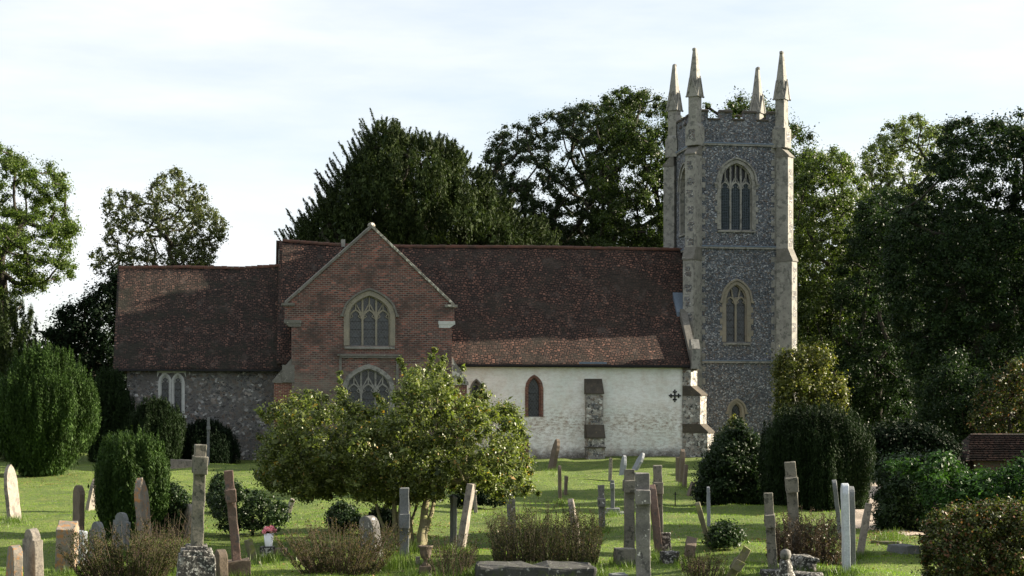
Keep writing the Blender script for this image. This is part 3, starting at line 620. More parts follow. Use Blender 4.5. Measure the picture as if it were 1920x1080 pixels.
gable_cop(-1, kl); gable_cop(1, kr)
bm = bmesh.new(); lathe(bm, [(0.2, 0), (0.2, 0.08), (0.14, 0.16), (0.05, 0.2)], 8, (ax, TW + 0.25, az + 0.1)); mobj('apex_stone', bm, M['coping'], church)
for s in (-1, 1):      # slopes of the transept roof
    e = xl - 0.1 if s < 0 else xr + 0.1; zev = kz0 + 0.25 ; W0, W1 = TW + 0.63, 4.6; V, Fq = [], []; nu, nw = 26, 22
    for k in (0, 1):
        for j in range(nw + 1):
            for i in range(nu + 1):
                w = W0 + (W1 - W0) * i / nu; tj = j / nw; V.append((e + (ax - e) * tj, w, zev + (az - 0.12 - zev) * tj - k * 0.1 + 0.03 * mnoise.noise((w, tj * 4, s)) * (j < nw)))
    o = (nu + 1) * (nw + 1)
    for j in range(nw):
        for i in range(nu): a = j * (nu + 1) + i; Fq += [(a, a + 1, a + nu + 2, a + nu + 1), (o + a, o + a + nu + 1, o + a + nu + 2, o + a + 1)]
    for i in range(nu): Fq.append((i, o + i, o + i + 1, i + 1))
    for j in range(nw): a = j * (nu + 1); Fq += [(a, a + nu + 1, o + a + nu + 1, o + a), (a + nu, o + a + nu, o + a + 2 * nu + 1, a + 2 * nu + 1)]
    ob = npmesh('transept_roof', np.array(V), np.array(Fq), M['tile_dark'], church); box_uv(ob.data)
# transept corner buttresses
def tbut(name, x0, x1, y0, y1, zt, slope, mat, s):
    bm = bmesh.new(); bx(bm, x0, x1, y0, y1, -0.6, zt); o = mobj(name, bm, M[mat], church)
    bm = bmesh.new(); lo, hi = (x0 - 0.08, x1) if s < 0 else (x1 + 0.08, x0)
    prism(bm, [(lo, zt + 0.002), (lo, zt + 0.12), (hi, zt + slope), (hi, zt + 0.002)], y0 - 0.05, y1 + 0.05); mobj('weathering', bm, M['coping' if s > 0 else 'ashlar_dark'], o)
tbut('transept_buttress', uu(514, TW), uu(548, TW) - 0.003, TW + 0.1, TW + 0.85, zz(520, 718, TW), 1.3, 'brickred', -1)
tbut('transept_buttress', uu(846, TW) + 0.003, uu(876, TW), TW + 0.1, TW + 0.85, zz(870, 722, TW), 1.55, 'brickred', 1)
bm = bmesh.new(); bx(bm, uu(529, TW), uu(552, TW), TW - 0.02, TW + 0.08, zz(540, 717, TW), zz(540, 684, TW)); mobj('buttress_stone', bm, M['ashlar_dark'], church)
# small chimney-like stone on the ridge behind the gable
bm = bmesh.new(); cu = uu(643, NW); bx(bm, cu - 0.1, cu + 0.12, NW - 0.12, NW + 0.12, rz(cu) - 0.1, zz(643, 449, NW)); mobj('ridge_stone', bm, M['ashlar'], church)

# tower
W0 = 2.3; tA, tB = uu(1304, W0), uu(1464, W0); TD = 4.3; W1 = W0 + TD; tm = (tA + tB) / 2
s1, s2, s3 = zz(1385, 680, W0), zz(1385, 466, W0), zz(1385, 273, W0); crn = zz(1385, 226, W0); mer = zz(1385, 212, W0)
bm = bmesh.new(); bx(bm, tA, tB, W0, W1, -0.6, s3)
tower = mobj('tower', bm, M['tower'], church)
bel = dict(a=0.93, hs=2.65, rise=1.15, k=0.2, lights=3, mat='ashlar', hood='ashlar', louvre=True, glass='glass_dark', depth=0.34, heads=2.3, headrise=0.42, bar=0.1, quoins=True)
zb = zz(1381, 430, W0)
ct = [window('belfry_window', (uu(1381, W0), W0, zb), label='three-light belfry window with louvres on the front of the tower', **bel),
      window('belfry_window', (tA, (W0 + W1) / 2, zb), rot=-math.pi / 2, **{**bel, 'quoins': False}),
      window('tower_window', (uu(1381, W0), W0, zz(1381, 641, W0)), a=0.63, hs=2.35, rise=0.95, k=0.2, lights=2, mat='ashlar_gold', hood='ashlar_gold', depth=0.3, heads=2.15, headrise=0.42, bar=0.1, quoins=True, label='two-light window with golden stone surround'),
      window('tower_window', (uu(1381, W0), W0, zz(1381, 800, W0)), a=0.32, hs=0.85, rise=0.5, k=0.15, lights=0, mat='ashlar_gold', hood='ashlar_gold', depth=0.25, label='small single-light window low on the tower')]
cut(tower, ct)
def band(name, z, out, h, mat, over=0.0):
    bm = bmesh.new(); 
    for (x0, x1, y0, y1, ax_) in ((tA - out, tB + out, W0 - out, W0 - 0.001, 0), (tA - out, tB + out, W1 + 0.001, W1 + out, 0), (tA - out, tA - 0.001, W0 - 0.0005, W1, 1), (tB + 0.001, tB + out, W0 - 0.0005, W1, 1)):
        bx(bm, x0, x1, y0, y1, z, z + h)
    mobj(name, bm, M[mat], tower)
for z in (s1, s2, s3):
    band('string_course', z - 0.02, 0.09, 0.1, 'ashlar'); band('string_course', z + 0.082, 0.11, 0.07, 'lead')
# parapet with battlements
def parapet(x0, x1, fixed, isx, inner):
    bm = bmesh.new(); caps = []; n = 7; L = x1 - x0; seg = L / n
    y0, y1 = sorted((fixed, inner)); ax_ = 'y' if isx else 'x'
    pts = [(x0, s3 + 0.16)]
    for i in range(n):
        z = mer if i % 2 == 0 else crn; a, b = x0 + i * seg, x0 + (i + 1) * seg
        pts += [(a, z), (b, z)]
    pts.append((x1, s3 + 0.16)); prism(bm, pts, y0, y1, axis=ax_)
    for i in range(n):
        a, b = x0 + i * seg, x0 + (i + 1) * seg
        if i % 2 == 0: a0_, b0_, z, h, e = a - 0.02, b + 0.02, mer + 0.003, 0.2, 0.07
        else: a0_, b0_, z, h, e = a + 0.005, b - 0.005, crn + 0.003, 0.14, 0.06
        m_ = (y0 + y1) / 2
        g = [(y0 - e, z), (y0 - e, z + h * 0.55), (m_, z + h), (y1 + e, z + h * 0.55), (y1 + e, z)]
        cap = bmesh.new(); prism(cap, g, a0_, b0_, axis='x' if isx else 'y'); caps.append(('merlon_cap' if i % 2 == 0 else 'crenel_sill', cap))
    mobj('parapet', bm, M['tower'], tower)
    for nm, c in caps: mobj(nm, c, M['capbrown'], tower)
parapet(tA + 0.02, tB - 0.02, W0 + 0.02, True, W0 + 0.4); parapet(tA + 0.02, tB - 0.02, W1 - 0.4, True, W1 - 0.02)
parapet(W0 + 0.41, W1 - 0.41, tA + 0.02, False, tA + 0.4); parapet(W0 + 0.41, W1 - 0.41, tB - 0.4, False, tB - 0.02)
# diagonal buttresses rising into pinnacles
zp0 = zz(1303, 182, W0); zpt = zz(1303, 92, W0)
def tower_corner(cx, cy, ang, labels=None):
    wd = 0.68
    o = buttress('corner_buttress', (cx, cy, 0), ang, wd, [(s1 + 0.05, 1.0, 0.25), (s2 - 0.75, 0.86, 0.75), (s3 - 0.65, 0.62, 0.72)], 'ashlar', 'ashlar_dark', True)
    dx, dy = math.sin(ang) * 0.06, -math.cos(ang) * 0.06
    bm = bmesh.new(); Mr = Matrix.Translation((cx + dx, cy + dy, 0)) @ Matrix.Rotation(ang, 4, 'Z')
    bx(bm, -0.40, 0.40, -0.40, 0.40, s3 - 0.1, s3 + 1.0); prism(bm, [(-0.40, s3 + 1.0), (0.40, s3 + 1.0), (0.31, s3 + 1.18), (-0.31, s3 + 1.18)], -0.31, 0.31)
    bx(bm, -0.275, 0.275, -0.275, 0.275, s3 + 1.1, zp0 + 0.05)
    # gablets
    for k in range(4):
        Mk = Matrix.Rotation(k * math.pi / 2, 4, 'Z')
        vs_ = prism(bm, [(-0.34, zp0 - 0.02), (0.34, zp0 - 0.02), (0.0, zp0 + 1.05)], -0.345, -0.1, M=Mk)
        for sx in (-1, 1): bmesh.ops.create_icosphere(bm, subdivisions=1, radius=0.065, matrix=Mk @ Matrix.Translation((sx * 0.36, -0.36, zp0 - 0.0)))
        for sx in (-1, 1):
            a = Vector((sx * 0.39, zp0 - 0.04)); b = Vector((0, zp0 + 1.15))
            prism(bm, [(a.x, a.y), (a.x + sx * 0.0 - sx * 0.09, a.y), (0, b.y - 0.14), (0, b.y)], -0.38, -0.3, M=Mk)
    # spire
    n = 1; r0, r1 = 0.33, 0.085; v0 = [bm.verts.new((sx * r0, sy * r0, zp0 + 0.06)) for sx, sy in ((-1,-1),(1,-1),(1,1),(-1,1))]; v1 = [bm.verts.new((sx * r1, sy * r1, zpt)) for sx, sy in ((-1,-1),(1,-1),(1,1),(-1,1))]
    bm.faces.new(v0); bm.faces.new(v1)
    for i in range(4): bm.faces.new((v0[i], v0[(i + 1) % 4], v1[(i + 1) % 4], v1[i]))
    lathe(bm, [(0.09, 0), (0.13, 0.03), (0.12, 0.13), (0.05, 0.17)], 8, (-0.04, 0, zpt - 0.1))
    bm.transform(Mr @ Matrix.Rotation(0, 4, 'Z')); mobj('pinnacle', bm, M['ashlar'], tower)
    bm = bmesh.new(); bx(bm, -0.2, 0.2, -0.407, -0.39, s3 + 0.25, s3 + 0.8); bm.transform(Mr); mobj('flint_panel', bm, M['panel'], tower)
for cx, cy, ang in ((tA, W0, -math.pi / 4), (tB, W0, math.pi / 4), (tA, W1, -3 * math.pi / 4), (tB, W1, 3 * math.pi / 4)): tower_corner(cx, cy, ang)
# ashlar strips and long-and-short quoins beside the buttresses
for x, sg in ((tA, 1), (tB, -1)):
    z = -0.4; i = 0; bm = bmesh.new()
    while z < s3 - 0.35:
        h = 0.3 + 0.05 * ((i * 7) % 3)
        if any(abs(z + h / 2 - q) < 0.32 for q in (s1, s2)):
            if len(bm.verts): mobj('quoin_stonework', bm, M['ashlar'], tower); bm = bmesh.new()
        else:
            L = 0.38 + (0.2 if i % 2 else 0); a, b_ = sorted((x, x + sg * L)); bx(bm, a, b_, W0 - 0.012, W0 + 0.05, z, z + h - (0.0 if h > 5 else 0.0))
        z += h; i += 1
    mobj('quoin_stonework', bm, M['ashlar'], tower)
# low tiled shelter at the right
shed = empty('tiled_shed', P(1890, 760, 62) * 1.0, math.radians(-4)); shed.location.z = 0
tag(shed, 'low shed with a dark tiled hipped roof half hidden behind the hedge', 'shed')
bm = bmesh.new(); bx(bm, -1.3, 4.5, 0, 3.4, -0.3, 0.95); mobj('wall', bm, M['brick'], shed)
bm = bmesh.new(); e = [(-1.7, -0.5, 0.75), (5, -0.5, 0.75), (5, 3.9, 0.75), (-1.7, 3.9, 0.75)]; r_ = [(-1.05, 1.7, 1.78), (5, 1.7, 1.78)]
vv = [bm.verts.new(p) for p in e + r_]
for f in ((0, 1, 5, 4), (1, 2, 5), (2, 3, 4, 5), (3, 0, 4), (0, 3, 2, 1)): bm.faces.new([vv[i] for i in f])
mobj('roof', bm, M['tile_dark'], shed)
bm = bmesh.new()
for i in range(12): bx(bm, -1.62 + 0.035 * i + 0.05, 5.0, -0.52 + i * 0.18, -0.46 + i * 0.18, 0.77 + i * 0.084, 0.81 + i * 0.084)
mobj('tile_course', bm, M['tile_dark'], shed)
# ---------------------------------------------------------------- plants
def leafquads(C, N, L, Wd, rng, up=None):
    """diamond leaves at C with normals N"""
    n = len(C); t = rng.normal(size=(n, 3)) if up is None else up + rng.normal(size=(n, 3)) * 0.28
    N = N / np.maximum(np.linalg.norm(N, axis=1), 1e-6)[:, None]
    t -= (t * N).sum(1)[:, None] * N; t /= np.maximum(np.linalg.norm(t, axis=1), 1e-6)[:, None]; b = np.cross(N, t)
    L = L * rng.uniform(0.65, 1.25, n)[:, None]; Wd = Wd * rng.uniform(0.7, 1.2, n)[:, None]
    V = np.empty((n, 4, 3)); V[:, 0] = C - t * L / 2; V[:, 2] = C + t * L / 2; V[:, 1] = C - b * Wd / 2 + N * Wd * 0.12; V[:, 3] = C + b * Wd / 2 + N * Wd * 0.12
    return V.reshape(-1, 3), np.arange(n * 4).reshape(n, 4)
def inpoly(x, y, poly):
    r = False; n = len(poly)
    for i in range(n):
        x0, y0 = poly[i]; x1, y1 = poly[i - 1]
        if (y0 > y) != (y1 > y) and x < (x1 - x0) * (y - y0) / (y1 - y0) + x0: r = not r
    return r
def edged(x, y, poly):
    d = 1e9; n = len(poly)
    for i in range(n):
        x0, y0 = poly[i]; x1, y1 = poly[i - 1]; vx, vy = x1 - x0, y1 - y0; tt = max(0, min(1, ((x - x0) * vx + (y - y0) * vy) / (vx * vx + vy * vy + 1e-9)))
        d = min(d, math.hypot(x - x0 - tt * vx, y - y0 - tt * vy))
    return d
def clumps(poly, Y, D, n, r, rng, holes=(), shell=0.0, gap=0.0, gs=1.0):
    """clump centres (world) filling a crown whose outline and depth D (m) are given; r = clump radius in m"""
    s = Y / F; out = []; xs = [p[0] for p in poly]; ys = [p[1] for p in poly]; tries = 0
    rp = r / s; cy = (min(ys) + max(ys)) / 2; Rm = min(max(xs) - min(xs), max(ys) - min(ys)) * s / 2
    while len(out) < n and tries < n * 60:
        tries += 1; x, y = rng.uniform(min(xs), max(xs)), rng.uniform(min(ys), max(ys))
        if not inpoly(x, y, poly): continue
        d = edged(x, y, poly)
        if d < rp * 0.45: continue
        if any(math.hypot(x - hx, (y - hy)) < hr for hx, hy, hr in holes): continue
        dm = d * s; e = D * math.sqrt(min(1, max(0.04, 1 - (1 - min(1, dm / Rm)) ** 2)))
        q = rng.uniform(-1, 1); q = np.sign(q) * abs(q) ** (1 - shell * 0.6)
        pw = P(x, y, Y + e * q)
        if gap and mnoise.noise((pw.x / (2.6 * r * gs) + Y, pw.z / (1.8 * r * gs), pw.y / (9 * r * gs))) < gap - 0.5: continue
        out.append((*pw, min(1.0, 0.5 + d / rp / 2.2)))
    return np.array(out)
def foliage(cl, r, per, L, Wd, rng, asp=1.0, flat=1.0, upw=0.0, tuft=False, zmin=None, lean_out=None):
    n = len(cl); k = per; C = np.repeat(cl[:, :3], k, 0); sc = np.repeat(cl[:, 3], k) * np.repeat(rng.uniform(0.7, 1.25, n) if tuft else rng.uniform(0.45, 1.35, n), k)
    d = rng.normal(size=(n * k, 3)); d /= np.linalg.norm(d, axis=1)[:, None]; rad = rng.uniform(0.25, 1, n * k) ** 0.6 if tuft else np.minimum(np.abs(rng.normal(0, 0.72, n * k)) + 0.05, 1.9)
    off = d * (rad * sc * r)[:, None]; off[:, 2] *= asp * flat; off[:, :2] *= 1
    if tuft:   # spindles narrowing upward
        hh = (off[:, 2] / (asp * r) + 1) / 2; off[:, :2] *= (1.05 - 0.75 * np.clip(hh, 0, 1))[:, None]
    Pn = C + off
    if zmin is not None: Pn[:, 2] = np.maximum(Pn[:, 2], zmin + rng.uniform(0, 0.12, n * k))
    N = d + rng.normal(size=d.shape) * 0.55; N[:, 2] += 0.35
    up = None
    if upw: up = np.zeros_like(d); up[:, 2] = upw; up += d * 0.35
    if lean_out is not None: up = up + lean_out
    return leafquads(Pn, N, L, Wd, rng, up)
def tubes(segs, sides=5):
    """segs: list of polylines [(Vector, radius)...] -> arrays"""
    V, Fq = [], []
    for pl in segs:
        base = len(V); n = len(pl)
        for i, (p, r) in enumerate(pl):
            dr = (pl[min(i + 1, n - 1)][0] - pl[max(i - 1, 0)][0]); dr = dr.normalized() if dr.length > 1e-6 else Vector((0, 0, 1))
            a = dr.cross(Vector((0.3, 1, 0.1))); a.normalize(); b = dr.cross(a)
            for k in range(sides):
                an = 2 * math.pi * k / sides; q = p + (a * math.cos(an) + b * math.sin(an)) * r; V.append((q.x, q.y, q.z))
        for i in range(n - 1):
            for k in range(sides): k2 = (k + 1) % sides; Fq.append((base + i * sides + k, base + i * sides + k2, base + (i + 1) * sides + k2, base + (i + 1) * sides + k))
    return np.array(V), np.array(Fq)
def skeleton(root, top, targets, r0, rng, tip=0.03, bend=0.07, wob=0.35):
    """trunk from root to top, then limbs joining every target to the nearest earlier node"""
    nodes = [root, top]; par = [-1, 0]; T = sorted(targets, key=lambda q: (q - top).length)
    for q in T:
        best, bd = 1, 1e9
        for i in range(1, len(nodes)):
            dd = (nodes[i] - q).length; dd += 0.35 * (nodes[i] - top).length * 0.3
            if dd < bd and dd > 0.05: best, bd = i, dd
        nodes.append(q); par.append(best)
    w = [1.0] * len(nodes)
    for i in range(len(nodes) - 1, 0, -1): w[par[i]] += w[i]
    W = w[1]; rad = [max(tip, r0 * (x / W) ** 0.48) for x in w]; rad[0] = r0 * 1.15
    segs = []
    for i in range(1, len(nodes)):
        a, b = nodes[par[i]], nodes[i]; L = (b - a).length; n = 4; pl = []
        o = Vector(rng.uniform(-1, 1, 3)) * L * bend; o2 = Vector((0, 0, -L * 0.08))
        for k in range(n + 1):
            tt = k / n; ra = rad[par[i]] if i == 1 else min(rad[par[i]], rad[i] * 1.35)
            pl.append((a.lerp(b, tt) + o * math.sin(math.pi * tt) + o2 * math.sin(math.pi * tt) + Vector(rng.uniform(-1, 1, 3)) * L * 0.02 * (0 < k < n), ra * (1 - tt) + rad[i] * tt))
        segs.append(pl)
    return segs
def tree(name, label, cat, poly, Y, D, n, r, per, leaf, lm, trunk=None, seed=1, holes=(), asp=1.0, upw=0.0, tuft=False, group=None, r0=0.4, bark='bark', nb=60, shell=0.3, aspect=0.6, core=0, base=None, zmin=None, tip=0.03, crown='crown', top_frac=0.35, spikes=False, gap=0.0, gs=1.0):
    rng = np.random.default_rng(seed); cl = clumps(poly, Y, D, n, r, rng, holes, shell, gap, gs)
    cx = sum(p[0] for p in poly) / len(poly); bx_ = base if base is not None else cx
    root = Vector(((bx_ - 960) / F * Y, Y, 0)); root.z = GH(root.x, root.y) - 0.1
    e = empty(name, root); tag(e, label, cat, group)
    sp = None
    if spikes:     # pointed feathery sprays that curve up and out of the outline
        ex = []; dr = []; s_ = Y / F
        for k in range(len(poly) - 2):
            (x0, y0), (x1, y1) = poly[k], poly[k + 1]; L = math.hypot(x1 - x0, y1 - y0)
            if min(y0, y1) > 455: continue
            for j in range(max(1, int(L / 3.2))):
                tt = rng.uniform(0, 1); px_, py_ = x0 + (x1 - x0) * tt, y0 + (y1 - y0) * tt; sx = -1 if px_ < 700 else (1 if px_ > 860 else rng.uniform(-0.6, 0.6)); sx *= rng.uniform(0.7, 1.2); yy = Y + rng.uniform(-3.5, 3.5); ln = rng.uniform(12, 42) * (1.0 if sx < -0.6 else 0.6)
                for q in range(16):
                    f = q / 15; ex.append((*P(px_ + sx * (f * ln * 0.8 - 8), py_ + 8 - f ** 1.6 * ln, yy), 1.15 - 0.85 * f)); dr.append((sx * 0.9, 0, 0.3 + 1.2 * f))
        sp = (np.array(ex), np.array(dr))
    V, Q = foliage(cl, r, per, leaf, leaf * aspect, rng, asp, 1.0, upw, tuft, zmin)
    if sp is not None:
        V2, Q2 = foliage(sp[0], 0.26, 16, leaf * 0.9, leaf * 0.22, rng, 1.0, upw=0.3, lean_out=np.repeat(sp[1], 16, 0)); Q = np.vstack([Q, Q2 + len(V)]); V = np.vstack([V, V2])
    if core:
        V2, Q2 = foliage(cl, r * 0.55, core, leaf * 1.7, leaf * 1.2, rng, asp); Q = np.vstack([Q, Q2 + len(V)]); V = np.vstack([V, V2])
    rt = np.array(root); o = npmesh(crown, V - rt, Q, M[lm], e)
    if trunk is not False:
        zl = min(c[2] for c in cl); zh = max(c[2] for c in cl); topz = max(zl + (zh - zl) * top_frac, 0.3)
        top = Vector((root.x + (cx - bx_) / F * Y * 0.5, Y, topz)) if trunk is None else Vector(trunk)
        idx = rng.permutation(len(cl))[:nb]
        segs = skeleton(Vector(root), top, [Vector(cl[i][:3]) for i in idx], r0, rng, tip)
        V, Q = tubes(segs); npmesh('trunk', V - rt, Q, M[bark], e, smooth=True)
    return e
def shifted(poly, dx, dy): return [(x + dx, y + dy) for x, y in poly]

# big yew behind the transept
tree('yew_tree', 'huge dark spiky yew rising behind the brick gable and nave roof', 'tree',
     [(545, 470), (565, 420), (600, 392), (625, 345), (650, 325), (668, 290), (695, 265), (708, 235), (745, 240), (770, 262), (800, 262), (840, 272), (862, 285), (885, 320), (905, 325), (920, 365), (950, 372), (970, 420), (1005, 415), (1040, 450), (1042, 500), (545, 500)],
     113, 7.0, 1500, 0.5, 110, 0.26, 'l_yewb', seed=11, asp=2.6, upw=1.6, tuft=True, r0=0.7, nb=60, shell=0.6, aspect=0.28, core=6, spikes=True, gap=0.27, gs=1.8)
# oaks behind the nave
tree('oak_tree', 'spreading oak behind the nave roof with sky showing between its bare limbs', 'tree',
     [(890, 500), (885, 330), (915, 270), (935, 230), (985, 228), (1010, 205), (1060, 200), (1100, 190), (1135, 178), (1160, 230), (1165, 330), (1150, 500)],
     130, 7, 860, 0.5, 150, 0.19, 'l_oakd', gap=0.2, gs=1.2, asp=0.8, seed=21, r0=0.5, nb=260, base=1075, tip=0.06, shell=0.5, holes=((1055, 268, 13), (1090, 288, 10), (950, 310, 8), (985, 330, 8), (1100, 350, 8), (1065, 312, 9)), group='trees behind the church', top_frac=0.15)
tree('oak_tree', 'tall rounded oak directly left of the flint tower', 'tree',
     [(1110, 500), (1100, 330), (1110, 240), (1130, 175), (1165, 160), (1210, 165), (1250, 185), (1275, 210), (1300, 300), (1290, 500)],
     124, 6, 700, 0.55, 180, 0.19, 'l_oak', gap=0.3, gs=1.2, asp=0.8, seed=22, r0=0.5, nb=200, base=1200, tip=0.06, shell=0.5, holes=((1135, 290, 14), (1160, 320, 10), (1215, 300, 9)), group='trees behind the church', top_frac=0.2)
tree('oak_tree', 'leafy tree seen between and behind the tower pinnacles', 'tree',
     [(1300, 520), (1290, 300), (1310, 195), (1345, 182), (1390, 172), (1440, 190), (1490, 220), (1530, 250), (1545, 330), (1540, 520)],
     128, 6, 270, 0.85, 250, 0.23, 'l_oak', seed=23, r0=0.8, nb=60, group='trees behind the church')
tree('lime_tree', 'sunlit yellow-green tree immediately right of the tower', 'tree',
     [(1470, 760), (1475, 380), (1485, 300), (1520, 275), (1560, 270), (1595, 290), (1618, 330), (1640, 370), (1625, 430), (1630, 520), (1620, 620), (1600, 760)],
     112, 5, 640, 0.6, 210, 0.17, 'l_lime', gap=0.1, gs=1.6, asp=0.8, seed=24, r0=0.25, nb=60, shell=0.6, core=6)
tree('ash_tree', 'pale feathery ash standing farther off right of the tower', 'tree',
     [(1610, 420), (1612, 285), (1640, 245), (1670, 225), (1700, 212), (1745, 215), (1780, 240), (1795, 280), (1780, 330), (1740, 420)],
     150, 6, 360, 0.6, 110, 0.22, 'l_ash', gap=0.33, gs=1.3, asp=0.7, seed=25, r0=0.3, nb=70, holes=((1700, 305, 10), (1730, 300, 9)), tip=0.05)
tree('beech_tree', 'massive dark tree filling the right edge of the view', 'tree',
     [(1650, 470), (1665, 420), (1680, 350), (1720, 320), (1745, 280), (1770, 225), (1820, 215), (1860, 215), (1920, 200), (2080, 220), (2150, 400), (2150, 840), (1720, 850), (1700, 700), (1660, 600)],
     84, 5, 1500, 0.62, 190, 0.16, 'l_right', gap=0.08, gs=1.8, asp=0.75, seed=26, r0=0.4, nb=80, shell=0.6, core=8, base=1850)
tree('beech_tree', 'dark tree between the lime and the right-hand tree', 'tree',
     [(1560, 840), (1560, 500), (1590, 400), (1625, 350), (1690, 350), (1735, 420), (1730, 840)],
     104, 5, 560, 0.65, 200, 0.18, 'l_right', gap=0.12, gs=1.6, asp=0.8, seed=27, r0=0.25, nb=60, holes=((1660, 545, 5), (1650, 610, 6), (1672, 635, 5), (1630, 560, 4)), core=5)
tree('broadleaf_shrub', 'tall shrub with pale leaf tips above the shed roof', 'shrub',
     [(1700, 840), (1730, 700), (1770, 660), (1790, 640), (1830, 690), (1870, 700), (1900, 660), (1960, 650), (2000, 840)],
     70, 2.5, 300, 0.42, 200, 0.13, 'l_right', seed=28, r0=0.12, nb=50)
tree('broadleaf_shrub', 'loose shrub with yellowing leaves at the right edge above the shed', 'shrub',
     [(1800, 830), (1820, 740), (1850, 700), (1880, 700), (1900, 670), (1980, 660), (2000, 830)],
     66, 1.5, 130, 0.32, 110, 0.12, 'l_hedge', seed=29, r0=0.08, nb=50)
# left side
tree('oak_tree', 'large bright oak at the left edge of the photo', 'tree',
     [(-160, 640), (-150, 300), (-60, 250), (5, 265), (40, 290), (75, 285), (110, 305), (135, 330), (125, 380), (150, 420), (140, 470), (155, 520), (100, 540), (60, 560), (20, 560), (-20, 600)],
     100, 5.5, 620, 0.5, 210, 0.16, 'l_oakl', gap=0.38, gs=1.3, asp=0.75, seed=31, r0=0.35, nb=110, base=-40, holes=((52, 425, 13), (90, 560, 14), (95, 500, 8), (20, 480, 10), (15, 380, 8)), tip=0.05, top_frac=0.3)
tree('open_tree', 'round open-crowned tree with bare dark limbs behind the chancel roof', 'tree',
     [(170, 520), (165, 460), (195, 440), (190, 380), (200, 350), (240, 355), (265, 365), (290, 330), (330, 310), (360, 335), (385, 345), (400, 385), (425, 410), (435, 440), (410, 470), (400, 520)],
     118, 4.2, 1000, 0.34, 40, 0.17, 'l_olive', gap=0.3, gs=1.3, seed=32, r0=0.32, nb=330, base=300, tip=0.03, holes=((262, 455, 12), (300, 462, 13), (285, 425, 7)), trunk=P(300, 520, 118), shell=0.6)
tree('yew_tree', 'dark broad yew between the left trees and the chancel roof', 'tree',
     [(75, 880), (75, 600), (110, 575), (150, 560), (185, 530), (215, 505), (260, 490), (275, 520), (260, 700), (240, 880)],
     100, 3, 300, 0.75, 200, 0.2, 'l_dark', seed=33, r0=0.3, nb=30, core=10)
tree('yew_tree', 'upright yew at the left edge behind the round clipped yew', 'tree',
     [(-60, 860), (-60, 560), (-10, 545), (30, 560), (62, 575), (76, 620), (78, 860)],
     84, 1.6, 300, 0.3, 160, 0.15, 'l_yewb', seed=34, aspect=0.3, asp=2.8, upw=1.4, tuft=True, r0=0.2, nb=20, core=10)
def clipped(label, px, ytop, hw, ybase, Ylist, lm, seed, trunkpx=8, n=1500, cat='tree', name='clipped_yew', leaf=0.085, foot=0.3, belly=0.5, power=2.2, xb=None, per=42, fp=0.9):
    """a clipped upright yew: egg-shaped body of upright fluted sprays on a short trunk"""
    rng = np.random.default_rng(seed); Y = Ylist; s = Y / F; H = (ybase - ytop) * s; Wm = hw * s
    root = Vector(((( xb if xb is not None else px) - 960) * s, Y, 0)); root.z = GH(root.x, root.y) - 0.05
    e = empty(name, root); tag(e, label, cat, 'clipped yews in the churchyard')
    offx = (px - (xb if xb is not None else px)) * s
    C, S = [], []
    for i in range(n):
        th = rng.uniform(0, 2 * math.pi); zc = rng.uniform(0.02, 1) ** 0.85
        if zc < belly: prof = foot + (1 - foot) * math.sin(math.pi / 2 * zc / belly) ** fp
        else: prof = max(0.0, 1 - ((zc - belly) / (1 - belly)) ** power) ** (1 / power)
        prof *= 1 + 0.26 * mnoise.noise((math.cos(th) * 3.2, math.sin(th) * 3.2, zc * 1.3 + seed)) + 0.14 * mnoise.noise((math.cos(th) * 9, math.sin(th) * 9, zc * 2.5 + seed))
        if zc > 0.8: prof *= rng.uniform(0.2, 1) ** 0.5
        rr = Wm * max(prof, 0.03) * rng.uniform(0.88, 1.0); zt_ = zc * (1 + (0.03 * math.sin(th * 7 + seed) + rng.uniform(-0.04, 0.05)) * (zc > 0.7))
        C.append((offx * zc + rr * math.cos(th), rr * math.sin(th), H * zt_ * 0.97)); S.append(rng.uniform(0.7, 1.2))
    C = np.array(C); cl = np.column_stack([C, S])
    k_ = 0
    for i in range(len(C)):      # sprays that stand up above the clipped top
        if C[i][2] > H * 0.82 and rng.uniform() < 0.5:
            q = cl[i].copy(); q[2] += rng.uniform(0.06, 0.22) * H ** 0.6; q[3] *= 0.5; cl = np.vstack([cl, q])
    rd = cl[:, :3] * [1, 1, 0]; rd = rd / (np.linalg.norm(rd, axis=1)[:, None] + 0.05); rd = np.repeat(rd, per, 0)
    V, Q = foliage(cl, 0.10 * Wm ** 0.5, per, leaf, leaf * 0.27, rng, asp=3.6, upw=1.9, tuft=True, lean_out=rd * 0.4)
    ins = V.reshape(-1, 4, 3)
    C2 = C * [0.78, 0.78, 0.92]; V2, Q2 = foliage(np.column_stack([C2, S]), 0.16 * Wm ** 0.5, 22, leaf * 1.7, leaf * 0.8, rng, asp=2.0, upw=1.0)
    Q = np.vstack([Q, Q2 + len(V)]); V = np.vstack([V, V2]); V[:, 2] = np.maximum(V[:, 2], 0.04)
    npmesh('crown', V, Q, M[lm], e)
    segs = [[(Vector((0, 0, -0.1)), 0.16 * Wm ** 0.4), (Vector((offx * 0.3, 0, H * 0.25)), 0.13), (Vector((offx * 0.6, 0, H * 0.6)), 0.08)]]
    for k in range(7):
        a = k * 0.9 + seed; segs.append([(Vector((0, 0, -0.05)), 0.07), (Vector((math.cos(a) * Wm * 0.3, math.sin(a) * Wm * 0.3, H * 0.2)), 0.06), (Vector((math.cos(a) * Wm * 0.6, math.sin(a) * Wm * 0.6, H * 0.5)), 0.03)])
    V, Q = tubes(segs, 7); npmesh('trunk', V, Q, M['bark'], e, smooth=True)
    return e
clipped('big round clipped yew, sunlit on its right flank, at the left edge', 82, 668, 95, 893, dist_row(893), 'l_yewl', 41, n=3600, leaf=0.12, xb=80, foot=0.18, belly=0.56, fp=1.15)
